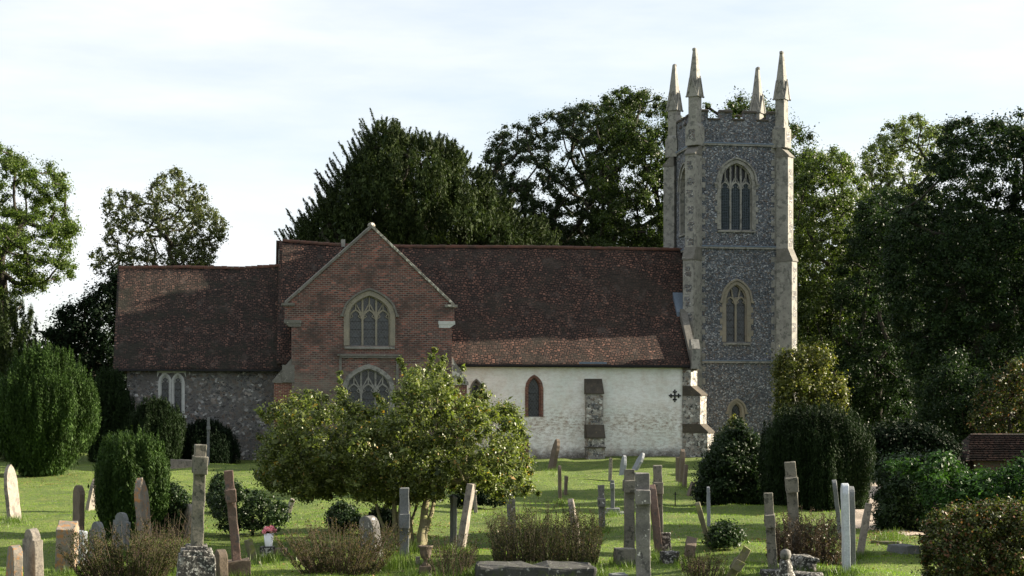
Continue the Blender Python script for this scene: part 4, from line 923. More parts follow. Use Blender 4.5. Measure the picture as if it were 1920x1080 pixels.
clipped('tall dark clipped yew in the shade beside the chancel end', 205, 685, 43, 850, 82, 'l_yew', 42, n=1500, leaf=0.13, foot=0.7, belly=0.4, power=3)
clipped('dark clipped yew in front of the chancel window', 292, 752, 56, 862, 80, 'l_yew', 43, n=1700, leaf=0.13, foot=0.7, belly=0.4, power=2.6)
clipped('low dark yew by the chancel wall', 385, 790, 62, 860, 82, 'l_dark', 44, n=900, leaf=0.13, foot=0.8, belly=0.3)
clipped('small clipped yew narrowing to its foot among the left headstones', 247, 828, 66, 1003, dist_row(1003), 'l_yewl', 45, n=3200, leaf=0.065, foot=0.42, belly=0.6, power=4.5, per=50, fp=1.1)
clipped('large dark clipped yew behind the tall crosses on the right', 1530, 832, 102, 1000, 45, 'l_yew', 46, n=4300, leaf=0.085, foot=0.88, belly=0.4, power=3.6)
# golden shrub by the tower
tree('golden_holly', 'golden-leaved holly in front of the foot of the tower', 'shrub',
     [(1455, 860), (1450, 760), (1445, 690), (1462, 655), (1500, 650), (1530, 640), (1560, 660), (1580, 700), (1592, 740), (1580, 790), (1600, 860)],
     76, 1.7, 330, 0.34, 150, 0.13, 'l_gold', seed=51, r0=0.12, nb=40, core=8)
tree('ivy_shrub', 'tall conical ivy-clad shrub in front of the tower foot', 'shrub',
     [(1305, 950), (1300, 920), (1310, 872), (1328, 838), (1345, 815), (1362, 795), (1385, 782), (1412, 798), (1432, 830), (1455, 860), (1476, 905), (1484, 950)],
     48, 1.3, 620, 0.2, 130, 0.08, 'l_shrub', gap=0.15, gs=2, seed=52, r0=0.08, nb=40, core=8, zmin=0)
tree('ivy_tip', 'pale green sprays at the very top of the conical shrub', 'shrub',
     [(1345, 835), (1350, 800), (1375, 778), (1400, 790), (1412, 820), (1405, 840)], 48.4, 0.4, 40, 0.14, 90, 0.085, 'l_gold', seed=53, r0=0.03, nb=12)
for i, (poly, Y, lab, lm) in enumerate([
    ([(1325, 1025), (1332, 990), (1355, 975), (1385, 985), (1395, 1010), (1385, 1028)], 36, 'small round dark bush right of the leaning mossy stone', 'l_shrub'),
    ([(395, 1000), (400, 930), (430, 895), (480, 915), (530, 930), (548, 960), (535, 1000)], 41, 'dark rose bush behind the leaning cross', 'l_shrub'),
    ([(385, 965), (388, 900), (410, 885), (445, 900), (440, 960)], 45, 'dark twiggy bush right behind the big left cross', 'l_shrub'),
    ([(285, 1000), (295, 930), (320, 900), (345, 915), (365, 960), (362, 1000)], 42, 'dark leafy bush left of the big cross', 'l_shrub'),
    ([(610, 995), (615, 950), (640, 938), (672, 955), (690, 995)], 44, 'dark rounded bush under the left of the holly', 'l_shrub'),
    ([(680, 1000), (690, 960), (715, 945), (745, 960), (750, 1000)], 43, 'dark bush behind the holly trunks', 'l_dark'),
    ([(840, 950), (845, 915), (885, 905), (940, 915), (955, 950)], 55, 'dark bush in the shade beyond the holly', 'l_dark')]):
    Y = dist_row(max(p[1] for p in poly))
    tree('bush', lab, 'bush', poly, Y, 0.7, 110, 0.15, 120, 0.065, lm, seed=60 + i, r0=0.03, nb=25, core=5, zmin=0, tip=0.006)
# holly in the foreground
hy = 33.0; rng = np.random.default_rng(77)
hp = [(478, 900), (470, 860), (490, 830), (500, 800), (492, 770), (515, 755), (560, 735), (605, 740), (640, 720), (655, 745), (700, 760), (730, 745), (748, 700), (775, 680), (800, 700), (825, 665), (850, 700), (862, 740), (900, 735), (930, 735), (965, 760), (990, 800), (985, 840), (1010, 860), (1000, 900), (1012, 925), (960, 940), (900, 925), (860, 930), (800, 945), (730, 945), (640, 920), (570, 935), (520, 925)]
cl = clumps(hp, hy, 2.3, 820, 0.16, rng, shell=0.4, gap=0.18, gs=1.6, holes=((645, 700, 12), (690, 735, 12), (545, 890, 0)))
ex = []
for x0, y0, x1, y1 in ((800, 700, 815, 655), (640, 745, 637, 700), (760, 700, 750, 675), (500, 785, 485, 770), (850, 760, 868, 690), (600, 745, 575, 735), (510, 845, 488, 820), (975, 900, 1010, 925), (720, 760, 705, 740), (900, 750, 905, 725), (820, 700, 832, 672)):
    for k in range(4): ex.append((*P(x0 + (x1 - x0) * k / 3, y0 + (y1 - y0) * k / 3, hy + rng.uniform(-0.3, 0.3)), 0.5 - 0.06 * k))
cl = np.vstack([cl, np.array(ex)])
cl = np.vstack([cl, clumps([(478, 905), (490, 850), (540, 810), (640, 800), (760, 800), (860, 830), (880, 900), (850, 935), (730, 948), (640, 935), (560, 940), (510, 925)], hy, 1.9, 380, 0.16, rng)])
root = P(775, 1030, hy - 0.6); root.z = 0
holly = empty('holly_tree', root); tag(holly, 'sprawling evergreen holly on several twisted pale trunks in front of the transept', 'tree')
V, Q = foliage(cl, 0.17, 150, 0.068, 0.034, rng, 1.0); V2, Q2 = foliage(cl, 0.1, 8, 0.16, 0.1, rng); Q = np.vstack([Q, Q2 + len(V)]); V = np.vstack([V, V2])
npmesh('crown', V - np.array(root), Q, M['l_holly'], holly)
zt = P(0, 930, hy).z; stems = [(787, 1030, 800, 925, 0.10), (771, 1034, 772, 925, 0.045), (748, 1016, 738, 925, 0.07), (793, 1033, 820, 920, 0.055), (776, 1026, 762, 915, 0.035), (742, 1008, 700, 915, 0.04), (770, 1030, 790, 920, 0.035), (752, 1020, 752, 920, 0.03)]
segs = []; tops = []
for x0, y0, x1, y1, r_ in stems:
    a = P(x0, y0, hy - 0.6 + rng.uniform(-.2, .2)); a.z = -0.1; b = P(x1, y1, hy + rng.uniform(-.4, .4)); n = 7; pl = []
    off = Vector(rng.uniform(-0.12, 0.12, 3))
    for k in range(n + 1): tt = k / n; pl.append((a.lerp(b, tt) + off * math.sin(tt * math.pi) + Vector(rng.uniform(-0.02, 0.02, 3)), r_ * (1.1 - 0.45 * tt) if k else r_ * 1.35))
    segs.append(pl); tops.append((b, r_))
idx = rng.permutation(len(cl))[:150]
for j, (b, r_) in enumerate(tops):
    tg = [Vector(cl[i][:3]) for i in idx if min(range(len(tops)), key=lambda q: (tops[q][0] - Vector(cl[i][:3])).length) == j]
    if tg: segs += skeleton(b - Vector((0, 0, 0.15)), b, tg, r_ * 0.8, rng, 0.007, wob=0.4)
V, Q = tubes(segs, 7); npmesh('trunk', V - np.array(root), Q, M['bark_pale'], holly, smooth=True)
# hedges at the right
def hedge(label, poly, Y, D, n, r, lm, seed, leaf, per=120, core=8, name='hedge', cat='hedge'):
    return tree(name, label, cat, poly, Y, D, n, r, per, leaf, lm, seed=seed, r0=0.05, nb=30, core=core, zmin=0, tip=0.01, shell=0.7)
hedge('dark clipped hedge end beside the gravel path', [(1640, 1008), (1636, 900), (1645, 858), (1690, 850), (1760, 850), (1800, 880), (1800, 1010)], 37, 1.6, 480, 0.2, 'l_shrub', 71, 0.07)
hedge('bramble-covered hedge with bright green sprays below the shed', [(1650, 880), (1660, 862), (1700, 862), (1730, 868), (1750, 845), (1785, 855), (1800, 880), (1850, 880), (1890, 875), (1925, 840), (2000, 860), (2020, 1000), (1740, 1000), (1720, 900)], 31, 1.6, 520, 0.17, 'l_hedgeg', 72, 0.075, name='bramble_hedge')
hedge('clipped foreground hedge with reddish and yellow leaves at the lower right corner', [(1725, 1150), (1722, 1010), (1740, 960), (1800, 945), (1860, 940), (1940, 925), (2040, 930), (2060, 1160)], 22.5, 1.3, 640, 0.14, 'l_hedge', 73, 0.05, per=150)
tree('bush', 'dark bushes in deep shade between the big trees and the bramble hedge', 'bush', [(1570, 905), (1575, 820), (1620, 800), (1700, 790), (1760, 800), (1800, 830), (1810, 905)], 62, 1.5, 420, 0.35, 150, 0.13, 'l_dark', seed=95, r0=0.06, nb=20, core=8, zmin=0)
tree('yew_tree', 'unseen dark yew added just beyond the right-hand edge to shade the lawn', 'tree', [(2080, 985), (2060, 700), (2100, 420), (2180, 300), (2260, 420), (2300, 700), (2290, 985)], 39, 2.0, 480, 0.4, 120, 0.16, 'l_dark', seed=97, r0=0.2, nb=20, core=8, gap=0.2, gs=2.5)  # out of view, added to throw a shadow band across the near lawn
tree('beech_tree', 'unseen beech added beyond the right-hand edge behind the near yew to shade the lawn', 'tree', [(2120, 880), (2090, 600), (2150, 300), (2260, 200), (2370, 400), (2380, 880)], 57, 2.6, 520, 0.55, 120, 0.22, 'l_dark', seed=98, r0=0.3, nb=20, core=8, gap=0.25, gs=2.5)  # also unseen, added for a second shadow band farther back
# dry heathery scrub: bundles of thin upright stems with small leaves
def scrub(label, x0, x1, ytop, ybase, n, seed, lm='l_scrub', sm='stem', D=0.6, name='dry_shrub', fan=0.5, leafn=44, leaf=0.034, hvar=0.5):
    rng = np.random.default_rng(seed); Y = dist_row(ybase); s = Y / F; cx = (x0 + x1) / 2; root = Vector(((cx - 960) * s, Y, 0)); root.z = GH(root.x, root.y)
    e = empty(name, root); tag(e, label, 'shrub'); hw = (x1 - x0) / 2 * s; H = (ybase - ytop) * s; segs = []; C = []
    for i in range(n):
        a = rng.uniform(-0.85, 0.85); d = rng.uniform(-1, 1); p = Vector((a * hw * 0.8, d * D, -0.05)); h = H * rng.uniform(1 - hvar, 1) * (1 - 0.3 * abs(a) ** 3)
        q = p + Vector((a * fan * h * 0.6 + rng.uniform(-0.1, 0.1) * h, d * fan * h * 0.4, h)); m = p.lerp(q, 0.5) + Vector(rng.uniform(-0.05, 0.05, 3)) * h
        segs.append([(p, 0.007), (m, 0.005), (q, 0.002)])
        for k in range(3):
            b0 = p.lerp(q, rng.uniform(0.35, 0.85)); b1 = b0 + Vector((rng.uniform(-0.16, 0.16), rng.uniform(-0.16, 0.16), rng.uniform(0.08, 0.25))) * h
            segs.append([(b0, 0.004), (b1, 0.0015)])
            for z in range(leafn // 3): C.append(b0.lerp(b1, rng.uniform(0, 1)) + Vector(rng.uniform(-0.02, 0.02, 3)))
        for z in range(leafn // 2): C.append(p.lerp(q, rng.uniform(0.2, 1)) + Vector(rng.uniform(-0.03, 0.03, 3)))
    V, Q = tubes(segs, 3); npmesh('stems', V, Q, M[sm], e); C = np.array(C)
    V, Q = leafquads(C, rng.normal(size=C.shape), leaf, leaf * 0.5, rng); npmesh('leaves', V, Q, M[lm], e)
scrub('tall dense twiggy shrub growing behind the lichened grave kerb', 885, 1165, 925, 1062, 480, 81, sm='stem_dark', D=0.9, fan=0.3, hvar=0.8, lm='l_shrubdry', leafn=34)
scrub('wiry brown shrub left of the round-topped blotched headstone', 545, 735, 965, 1072, 260, 82, fan=1.5, hvar=0.85)
scrub('low dry scrub in front of the small headstones at lower left', 130, 350, 985, 1092, 330, 83, fan=1.2, hvar=0.9, lm='l_shrubdry')
scrub('thin dead weeds beside the orange-lichened headstone', 270, 345, 935, 1055, 60, 84, fan=0.9, hvar=0.5, leafn=14)
scrub('reddish brown shrub behind the two tall crosses on the right', 1425, 1590, 945, 1062, 260, 85, fan=0.35, hvar=0.8, lm='l_red')
scrub('sparse weeds around the pale leaning slab', 800, 890, 985, 1075, 70, 86, fan=0.8, leafn=16, lm='l_shrubdry')
scrub('tall dry grass stalks beside the fallen cross', 1280, 1350, 1020, 1085, 90, 87, fan=0.7, leafn=10)
# ---------------------------------------------------------------- gravestones
def yaw_for(px, app, W, T, side):
    """turn of the slab that shows 'app' metres of width to the churchyard side named"""
    ps = math.atan((px - 960) / F)
    best = min((abs(W * math.sin(r_) + T * math.cos(r_) - app), r_) for r_ in np.linspace(0, 1.3, 131))[1]
    return (best if side == 'L' else -best) - ps
def slab_outline(W, H, kind):
    h = W / 2
    if kind == 'round': return [(-h, -0.3), (-h, H - h * 0.75)] + [(-h * math.cos(a), H - h * 0.75 + h * 0.75 * math.sin(a)) for a in np.linspace(0.15, math.pi - 0.15, 9)] + [(h, H - h * 0.75), (h, -0.3)]
    if kind == 'point':
        return [(-h, -0.3), (-h, H - W * 0.75)] + [(-h + (h) * math.sin(a) * 1.0 * 1, H - W * 0.75 + W * 0.75 * (1 - math.cos(a)) ** 0.75 if a > 0 else H - W * .75) for a in ()] + [(-h * 0.82, H - W * 0.42), (-h * 0.45, H - W * 0.14), (0, H), (h * 0.45, H - W * 0.14), (h * 0.82, H - W * 0.42), (h, H - W * 0.75), (h, -0.3)]
    if kind == 'shoulder': return [(-h, -0.3), (-h, H - 0.17), (-h * 0.72, H - 0.17), (-h * 0.66, H - 0.1)] + [(-h * 0.6 * math.cos(a), H - 0.1 + 0.1 * math.sin(a)) for a in np.linspace(0.3, math.pi - 0.3, 6)] + [(h * 0.66, H - 0.1), (h * 0.72, H - 0.17), (h, H - 0.17), (h, -0.3)]
    if kind == 'gable': return [(-h, -0.3), (-h, H - 0.14), (0, H), (h, H - 0.14), (h, -0.3)]
    return [(-h, -0.3), (-h, H), (h, H), (h, -0.3)]
def roughen(bm, amt, seed, sc=6):
    for v in bm.verts:
        n = Vector((mnoise.noise(v.co * sc + Vector((seed, 0, 0))), mnoise.noise(v.co * sc + Vector((0, seed, 3))), mnoise.noise(v.co * sc + Vector((5, 0, seed))))); v.co += n * amt
def finish(bm, bev, rough, seed):
    bmesh.ops.recalc_face_normals(bm, faces=bm.faces)
    bmesh.ops.bevel(bm, geom=[e for e in bm.edges], offset=bev, segments=2, profile=0.6, affect='EDGES', clamp_overlap=True)
    for _ in range(3):
        le = [e for e in bm.edges if e.calc_length() > 0.12]
        if le: bmesh.ops.subdivide_edges(bm, edges=le, cuts=1)
    bmesh.ops.triangulate(bm, faces=[f for f in bm.faces if len(f.verts) > 4]); roughen(bm, rough, seed)
gid = [0]
def place(bx_, by, tx, ty, yaw):
    Y = dist_row(by); s = Y / F; x = (bx_ - 960) * s; lean = math.atan2((tx - bx_), (by - ty)); H = math.hypot(tx - bx_, by - ty) * s
    return Vector((x, Y, GH(x, Y))), H, Matrix.Rotation(lean, 4, 'Y') @ Matrix.Rotation(yaw, 4, 'Z')
def headstone(bx_, by, tx, ty, app, kind, mat, label, W=0.5, T=0.1, side='L', pitch=0.0, group=None, name='headstone'):
    gid[0] += 1; Y = dist_row(by); ap = app * Y / F; yaw = yaw_for(bx_, ap, W, T, side)
    loc, H, Rm = place(bx_, by, tx, ty, yaw); bm = bmesh.new()
    prism(bm, slab_outline(W, H, kind), -T / 2, T / 2, axis='x'); finish(bm, 0.012, 0.012, gid[0] * 3.1)
    o = mobj(name, bm, M[mat]); o.matrix_world = Matrix.Translation(loc) @ Rm @ Matrix.Rotation(pitch, 4, 'X'); tag(o, label, 'headstone', group or 'headstones in the churchyard')
    return o
def cross(bx_, by, tx, ty, app, mat, label, span=0.55, arm=0.74, st=0.16, aw=0.2, plinth=None, pmat=None, side='L', name='grave_cross', steps=None, finial=False):
    """a standing stone cross turned almost edge-on; plinth: list of (half_width, height)"""
    gid[0] += 1; Y = dist_row(by); ap = app * Y / F; ps = math.atan((bx_ - 960) / F); r_ = math.radians(app * 0.2)
    yaw = (r_ if side == 'L' else -r_) - ps; loc, H, Rm = place(bx_, by, tx, ty, yaw)
    e = empty(name, loc); e.matrix_world = Matrix.Translation(loc) @ Rm; tag(e, label, 'cross', 'stone crosses in the churchyard'); z = -0.1 if plinth else -0.2
    if plinth:
        for i, (hw, h) in enumerate(plinth):
            bm = bmesh.new(); hw2 = plinth[i + 1][0] if i + 1 < len(plinth) and h > 0.28 else hw * 0.97
            v = bx(bm, -hw, hw, -hw * 1.15, hw * 1.15, z, z + h)
            for q in v[4:]: q.co.x *= max(hw2 / hw, 0.8); q.co.y *= max(hw2 / hw, 0.8)
            finish(bm, 0.018, 0.02, gid[0] + i * 1.7); mobj('plinth', bm, M[pmat or mat], e); z += h - 0.004
    bm = bmesh.new(); za = z + (H - z) * arm; ah = aw
    A = [(-st * 0.62, z - 0.02), (-st * 0.5, za - ah * .5), (-span / 2, za - ah * .5), (-span / 2, za + ah * .5), (-st * 0.5, za + ah * .5), (-st * 0.5, H), (st * 0.5, H), (st * 0.5, za + ah * .5), (span / 2, za + ah * .5), (span / 2, za - ah * .5), (st * 0.5, za - ah * .5), (st * 0.62, z - 0.02)]
    prism(bm, A, -st * 0.5, st * 0.5, axis='x')
    if aw > st:      # the arm ends are slightly swollen
        for s in (-1, 1): bx(bm, -st * 0.57, st * 0.57, s * span / 2 - 0.05, s * span / 2 + 0.05, za - ah * 0.55, za + ah * 0.55)
    finish(bm, 0.014, 0.014, gid[0] * 2.3); mobj('cross_shaft', bm, M[mat], e); return e
hs = headstone
hs(27, 976, 17, 872, 26, 'point', 'g_pale', 'slender pointed headstone standing alone at the far left edge', W=0.6, T=0.1, side='R')
hs(26, 1112, 28, 1016, 30, 'round', 'g_orange', 'small round-topped headstone with orange lichen cap in the bottom left corner', T=0.14, W=0.5)
hs(64, 1106, 60, 990, 38, 'shoulder', 'g_pale', 'tall grooved shouldered headstone beside the bottom left corner', T=0.14, W=0.6)
hs(124, 1066, 128, 970, 42, 'gable', 'g_orange', 'thick squat headstone blotched with orange lichen left of the low scrub', W=0.6, T=0.32, side='R')
hs(153, 1052, 154, 985, 20, 'flat', 'g_white', 'short whitish slab tucked behind the thick orange-blotched stone', W=0.45, T=0.1)
hs(147, 1002, 148, 912, 22, 'round', 'g_brown', 'dark brown round-topped headstone behind the thick orange-blotched stone', W=0.6, T=0.12)
hs(168, 958, 180, 895, 18, 'point', 'g_pale', 'sunlit pale headstone leaning right beside the small clipped yew', W=0.5, T=0.1, side='R')
hs(182, 1042, 183, 971, 30, 'shoulder', 'g_grey', 'small grey headstone with rounded shoulders, left of a matching pair', W=0.55, T=0.1, group=None)
hs(226, 1032, 229, 957, 33, 'shoulder', 'g_grey', 'small grey shouldered headstone in front of the small clipped yew', W=0.55, T=0.1)
hs(274, 1030, 262, 895, 27, 'point', 'g_orange', 'tall round-headed headstone covered in orange lichen, leaning left', W=0.6, T=0.13, side='R')
cross(366, 1112, 376, 838, 12, 'g_cross', 'largest cross at left, on a black and white lichened plinth', span=0.6, arm=0.80, st=0.185, aw=0.25, plinth=[(0.33, 0.66), (0.24, 0.09), (0.17, 0.07)], pmat='g_black')
cross(447, 1078, 428, 880, 14, 'g_red', 'reddish leaning cross right of the largest cross', span=0.5, arm=0.72, st=0.15, aw=0.2, plinth=[(0.22, 0.38)], pmat='g_brown')
hs(352, 1003, 355, 940, 18, 'round', 'g_pale', 'low pale stone just behind the shaft of the largest cross', W=0.5)
hs(415, 1085, 414, 1030, 26, 'round', 'g_brown', 'low dark stone wedged between two cross plinths', W=0.4, T=0.15)
hs(475, 1046, 465, 1008, 17, 'flat', 'g_moss', 'little slanted footstone left of the flower vase', W=0.35, T=0.12)
hs(540, 956, 549, 930, 10, 'flat', 'g_pale', 'tiny pale leaning stone under the left branches of the holly', W=0.35)
hs(700, 1048, 690, 963, 40, 'round', 'g_blotch', 'broad rough headstone with white and black blotches beside the wiry brown shrub', W=0.55, T=0.16)
cross(758, 1046, 758, 921, 10, 'g_grey', 'dark grey cross standing before the holly trunks', span=0.45, arm=0.58, st=0.17, aw=0.24)
hs(850, 1020, 851, 922, 13, 'flat', 'g_grey', 'upright edge-on slab right of the holly trunks', W=0.55, T=0.09)
hs(863, 1040, 884, 912, 18, 'flat', 'g_pale', 'sunlit pale slab leaning right under the right side of the holly', W=0.5, T=0.12, side='R')
hs(892, 958, 889, 915, 7, 'flat', 'g_pale', 'thin distant slab directly behind the sunlit leaning slab', W=0.5, T=0.07)
hs(960, 1003, 958, 922, 17, 'round', 'g_blotch', 'white-topped headstone rising at the left of the tall dense shrub', W=0.5)
hs(1088, 1045, 1070, 922, 14, 'point', 'g_pale', 'slender slab leaning left in the middle of the tall dense shrub', W=0.5, T=0.1, side='R')
hs(1034, 880, 1046, 822, 15, 'point', 'g_brown', 'dark pointed headstone leaning right in front of the white wall', W=0.7, T=0.16)
hs(1050, 935, 1049, 867, 7, 'round', 'g_brown', 'narrow edge-on stone on the lawn, taller of two close together', W=0.55, T=0.08)
hs(1060, 927, 1062, 893, 7, 'flat', 'g_brown', 'narrow edge-on stone on the lawn, shorter of two close together', W=0.5, T=0.08)
hs(1144, 901, 1145, 858, 7, 'flat', 'g_pale', 'thin brown edge-on stone alone on the lawn below the wall', W=0.5, T=0.08)
hs(1166, 890, 1171, 848, 12, 'point', 'g_bluish', 'pale bluish slab nearest the white wall, slightly leaning', W=0.55, T=0.12)
hs(1190, 882, 1207, 850, 12, 'point', 'g_bluish', 'pale bluish slab leaning steeply right near the white wall', W=0.55, T=0.12)
cross(1129, 990, 1127, 905, 10, 'g_blotch', 'blackened cross with white lichen left of the crowded crosses', span=0.35, arm=0.68, st=0.15, aw=0.18)
cross(1149, 966, 1148, 902, 12, 'g_grey', 'small thin cross on a stepped base on the lawn', span=0.4, arm=0.8, st=0.1, aw=0.13, plinth=[(0.3, 0.17), (0.18, 0.1)])
cross(1180, 1052, 1180, 880, 22, 'g_cross', 'tall smooth buff cross at the left of the crowded group', span=0.5, arm=0.8, st=0.19, aw=0.2, plinth=[(0.24, 0.26)])
cross(1207, 1110, 1204, 878, 10, 'g_blotch', 'nearest lichened cross of the crowded group, rough and thick', span=0.6, arm=0.79, st=0.22, aw=0.22, plinth=[(0.3, 0.32)], pmat='g_blotch')
hs(1236, 1052, 1222, 918, 16, 'point', 'g_red', 'reddish slab leaning left between the crowded crosses', W=0.6, T=0.12)
cross(1236, 1046, 1233, 874, 9, 'g_cross', 'slim buff cross at the right of the crowded group', span=0.45, arm=0.78, st=0.165, aw=0.2)
hs(1271, 905, 1271, 860, 9, 'flat', 'g_brown', 'thin brown slab left of the dark pointed stone by the tower shrub', W=0.5, T=0.1)
hs(1277, 911, 1280, 843, 11, 'point', 'g_brown', 'tallest dark pointed stone beside the nave corner', W=0.6, T=0.14)
hs(1283, 917, 1286, 875, 9, 'flat', 'g_brown', 'shorter dark slab right of the tallest pointed stone', W=0.5, T=0.1)
hs(1292, 926, 1300, 900, 10, 'flat', 'g_brown', 'small leaning stone at the foot of the conical shrub', W=0.4, T=0.1)
hs(1331, 1027, 1307, 942, 11, 'round', 'g_moss', 'mossy slab leaning far to the left by the small round bush', W=0.5, T=0.1)
hs(1290, 1066, 1297, 1018, 20, 'gable', 'g_brown', 'stubby wedge-shaped dark stone alone on the grass', W=0.45, T=0.18)
cross(1362, 1088, 1402, 1022, 12, 'g_moss', 'toppled cross lying at a steep slant with an orange-lichened tip', span=0.4, arm=0.62, st=0.14, aw=0.17)
hs(1329, 985, 1328, 911, 7, 'flat', 'g_bluish', 'pale thin slab half hidden in the conical shrub', W=0.5, T=0.07)
cross(1449, 1075, 1440, 934, 10, 'g_cross', 'small brown cross left of the tallest right-hand cross', span=0.4, arm=0.68, st=0.155, aw=0.2)
cross(1494, 1062, 1481, 871, 10, 'g_cross', 'tallest cross on the right, with a blocky head', span=0.5, arm=0.78, st=0.195, aw=0.24, plinth=[(0.2, 0.12)], pmat='g_black')
hs(1576, 1012, 1564, 902, 9, 'round', 'g_grey', 'thin grey slab leaning left behind the white slab', W=0.55, T=0.09)
hs(1587, 1080, 1584, 914, 16, 'round', 'g_white', 'tall narrow white marble slab at right', W=0.5, T=0.11)
hs(1598, 1062, 1596, 915, 13, 'round', 'g_grey', 'dark grey slab immediately right of the white marble slab', W=0.5, T=0.09)
hs(1611, 1042, 1629, 940, 13, 'flat', 'g_pale', 'brownish slab leaning right beside the gravel path', W=0.5, T=0.12)
hs(209, 845, 210, 812, 9, 'flat', 'g_white', 'small pale stone peeping over the small clipped yew', W=0.4, T=0.1)
cross(390, 872, 391, 779, 20, 'g_grey', 'slim grey cross in the dark bushes against the chancel wall', span=0.5, arm=0.8, st=0.13, aw=0.15)
# blocks, ledgers and kerbs
def block(name, label, cat, px, by, w, d, h, mat, rz=0.0, tilt=0.0, z=0.0, bev=0.02, rough=0.02):
    gid[0] += 1; Y = dist_row(by); x = (px - 960) * Y / F; bm = bmesh.new(); bx(bm, -w / 2, w / 2, -d / 2, d / 2, -0.15, h); finish(bm, bev, rough, gid[0] * 1.9)
    o = mobj(name, bm, M[mat]); o.matrix_world = Matrix.Translation((x, Y + d / 2, GH(x, Y) + z)) @ Matrix.Rotation(rz, 4, 'Z') @ Matrix.Rotation(tilt, 4, 'Y'); tag(o, label, cat); return o
block('kerb_stone', 'long dark lichen-streaked grave kerb in front of the tall dense shrub', 'kerb', 1003, 1092, 1.95, 0.9, 0.28, 'g_kerb', 0.05, 0.01, rough=0.05, bev=0.05)
block('stone_block', 'pale grey block at the foot of the tall buff cross', 'stone', 1172, 1068, 0.33, 0.3, 0.28, 'g_cross', 0.2)
block('stone_block', 'low dark block at the bottom edge left of the rough cross', 'stone', 1160, 1092, 0.28, 0.3, 0.2, 'g_grey', 0.1)
block('stone_block', 'black lichened block behind the crowded crosses, upright', 'stone', 1248, 1050, 0.2, 0.24, 0.42, 'g_black', 0.2, -0.05)
block('stone_block', 'black lichened block right of the crowded crosses, the lower one', 'stone', 1257, 1067, 0.27, 0.3, 0.2, 'g_black', 0.3)
block('stone_block', 'dark stone base at the foot of the small brown cross', 'stone', 1455, 1085, 0.42, 0.4, 0.12, 'g_black', 0.1)
block('stone_block', 'broad black lichened rock right of the tallest right-hand cross', 'stone', 1507, 1079, 0.4, 0.4, 0.26, 'g_black', 0.4, 0.05, rough=0.06, bev=0.05)
block('stone_block', 'flat low rock at the bottom edge under the tallest right-hand cross', 'stone', 1516, 1092, 0.5, 0.4, 0.16, 'g_black', -0.2, 0.0, rough=0.06, bev=0.05)
block('ledger_stone', 'pale slab raised flat on the grass behind the largest cross', 'ledger', 343, 878, 1.25, 0.6, 0.38, 'g_pale', 0.25, 0.05)
block('footstone', 'small pale block on the lawn beside the urn', 'stone', 783, 1060, 0.08, 0.12, 0.14, 'g_pale')
block('kerb_stone', 'bluish kerb block lying in front of the dark hedge', 'kerb', 1702, 1036, 0.36, 0.6, 0.16, 'g_grey', 0.5)
block('kerb_stone', 'low mossy kerb edging the grass below the path', 'kerb', 1662, 1022, 0.62, 0.12, 0.07, 'g_moss', -0.55, 0.0)
# round-headed black and white monument
rt = P(1473, 1095, dist_row(1095)); rt.z = 0; mon = empty('monument', rt); tag(mon, 'short blackened monument with a white lichened rounded top between the right-hand crosses', 'monument')
bm = bmesh.new(); lathe(bm, [(0.17, -0.1), (0.16, 0.12), (0.12, 0.2), (0.10, 0.34), (0.075, 0.4)], 10); roughen(bm, 0.02, 3, 9); mobj('base', bm, M['g_black'], mon, smooth=True)
bm = bmesh.new(); lathe(bm, [(0.05, 0.39), (0.085, 0.42), (0.095, 0.48), (0.08, 0.54), (0.03, 0.57)], 12); roughen(bm, 0.012, 5, 9); mobj('rounded_top', bm, M['g_blotch'], mon, smooth=True)
# urn
rt = P(798, 1076, dist_row(1076)); rt.z = 0; u = empty('stone_urn', rt); tag(u, 'dark stone garden urn on a square foot right of the holly trunks', 'urn')
bm = bmesh.new(); bx(bm, -0.1, 0.1, -0.1, 0.1, -0.05, 0.14); finish(bm, 0.012, 0.008, 2); mobj('pedestal', bm, M['g_brown'], u)
bm = bmesh.new(); lathe(bm, [(0.07, 0.13), (0.075, 0.16), (0.035, 0.2), (0.035, 0.24), (0.08, 0.28), (0.105, 0.36), (0.10, 0.43), (0.125, 0.46), (0.13, 0.485), (0.105, 0.49), (0.09, 0.44), (0.02, 0.42)], 20); mobj('bowl', bm, M['g_brown'], u, smooth=True)
# vase of pink flowers
rt = P(504, 1046, dist_row(1046)); rt.z = 0; fy = dist_row(1046)
b = empty('vase_stand', rt); tag(b, 'dark stepped memorial block carrying the white vase', 'stone')
bm = bmesh.new(); bx(bm, -0.16, 0.1, -0.1, 0.12, -0.05, 0.22); finish(bm, 0.01, 0.004, 4); mobj('block', bm, M['g_black'], b)
bm = bmesh.new(); bx(bm, 0.11, 0.34, -0.08, 0.2, -0.05, 0.18); finish(bm, 0.01, 0.008, 5); mobj('step', bm, M['g_brown'], b)
M['vase'] = plain('white_plastic', (0.75, 0.76, 0.78), 0.4, var=0.1)
bm = bmesh.new(); lathe(bm, [(0.07, 0), (0.072, 0.01), (0.095, 0.25), (0.085, 0.25), (0.07, 0.03)], 20); v_ = mobj('flower_vase', bm, M['vase'], smooth=True); v_.location = rt + Vector((0, -0.01, 0.222)); tag(v_, 'white tapered vase holding pink flowers', 'vase')
t = NT('pink_petals'); g = t.n.new('ShaderNodeNewGeometry'); M['petal'] = t.done(t.ramp(g.outputs['Random Per Island'], [(0, (0.5, 0.05, 0.1)), (0.4, (0.8, 0.25, 0.3)), (1, (0.9, 0.55, 0.55))]), 0.6)
bq = empty('flower_bouquet', rt + Vector((0, 0, 0.47))); tag(bq, 'bunch of pink and red carnations in the white vase', 'flowers')
rng = np.random.default_rng(9)
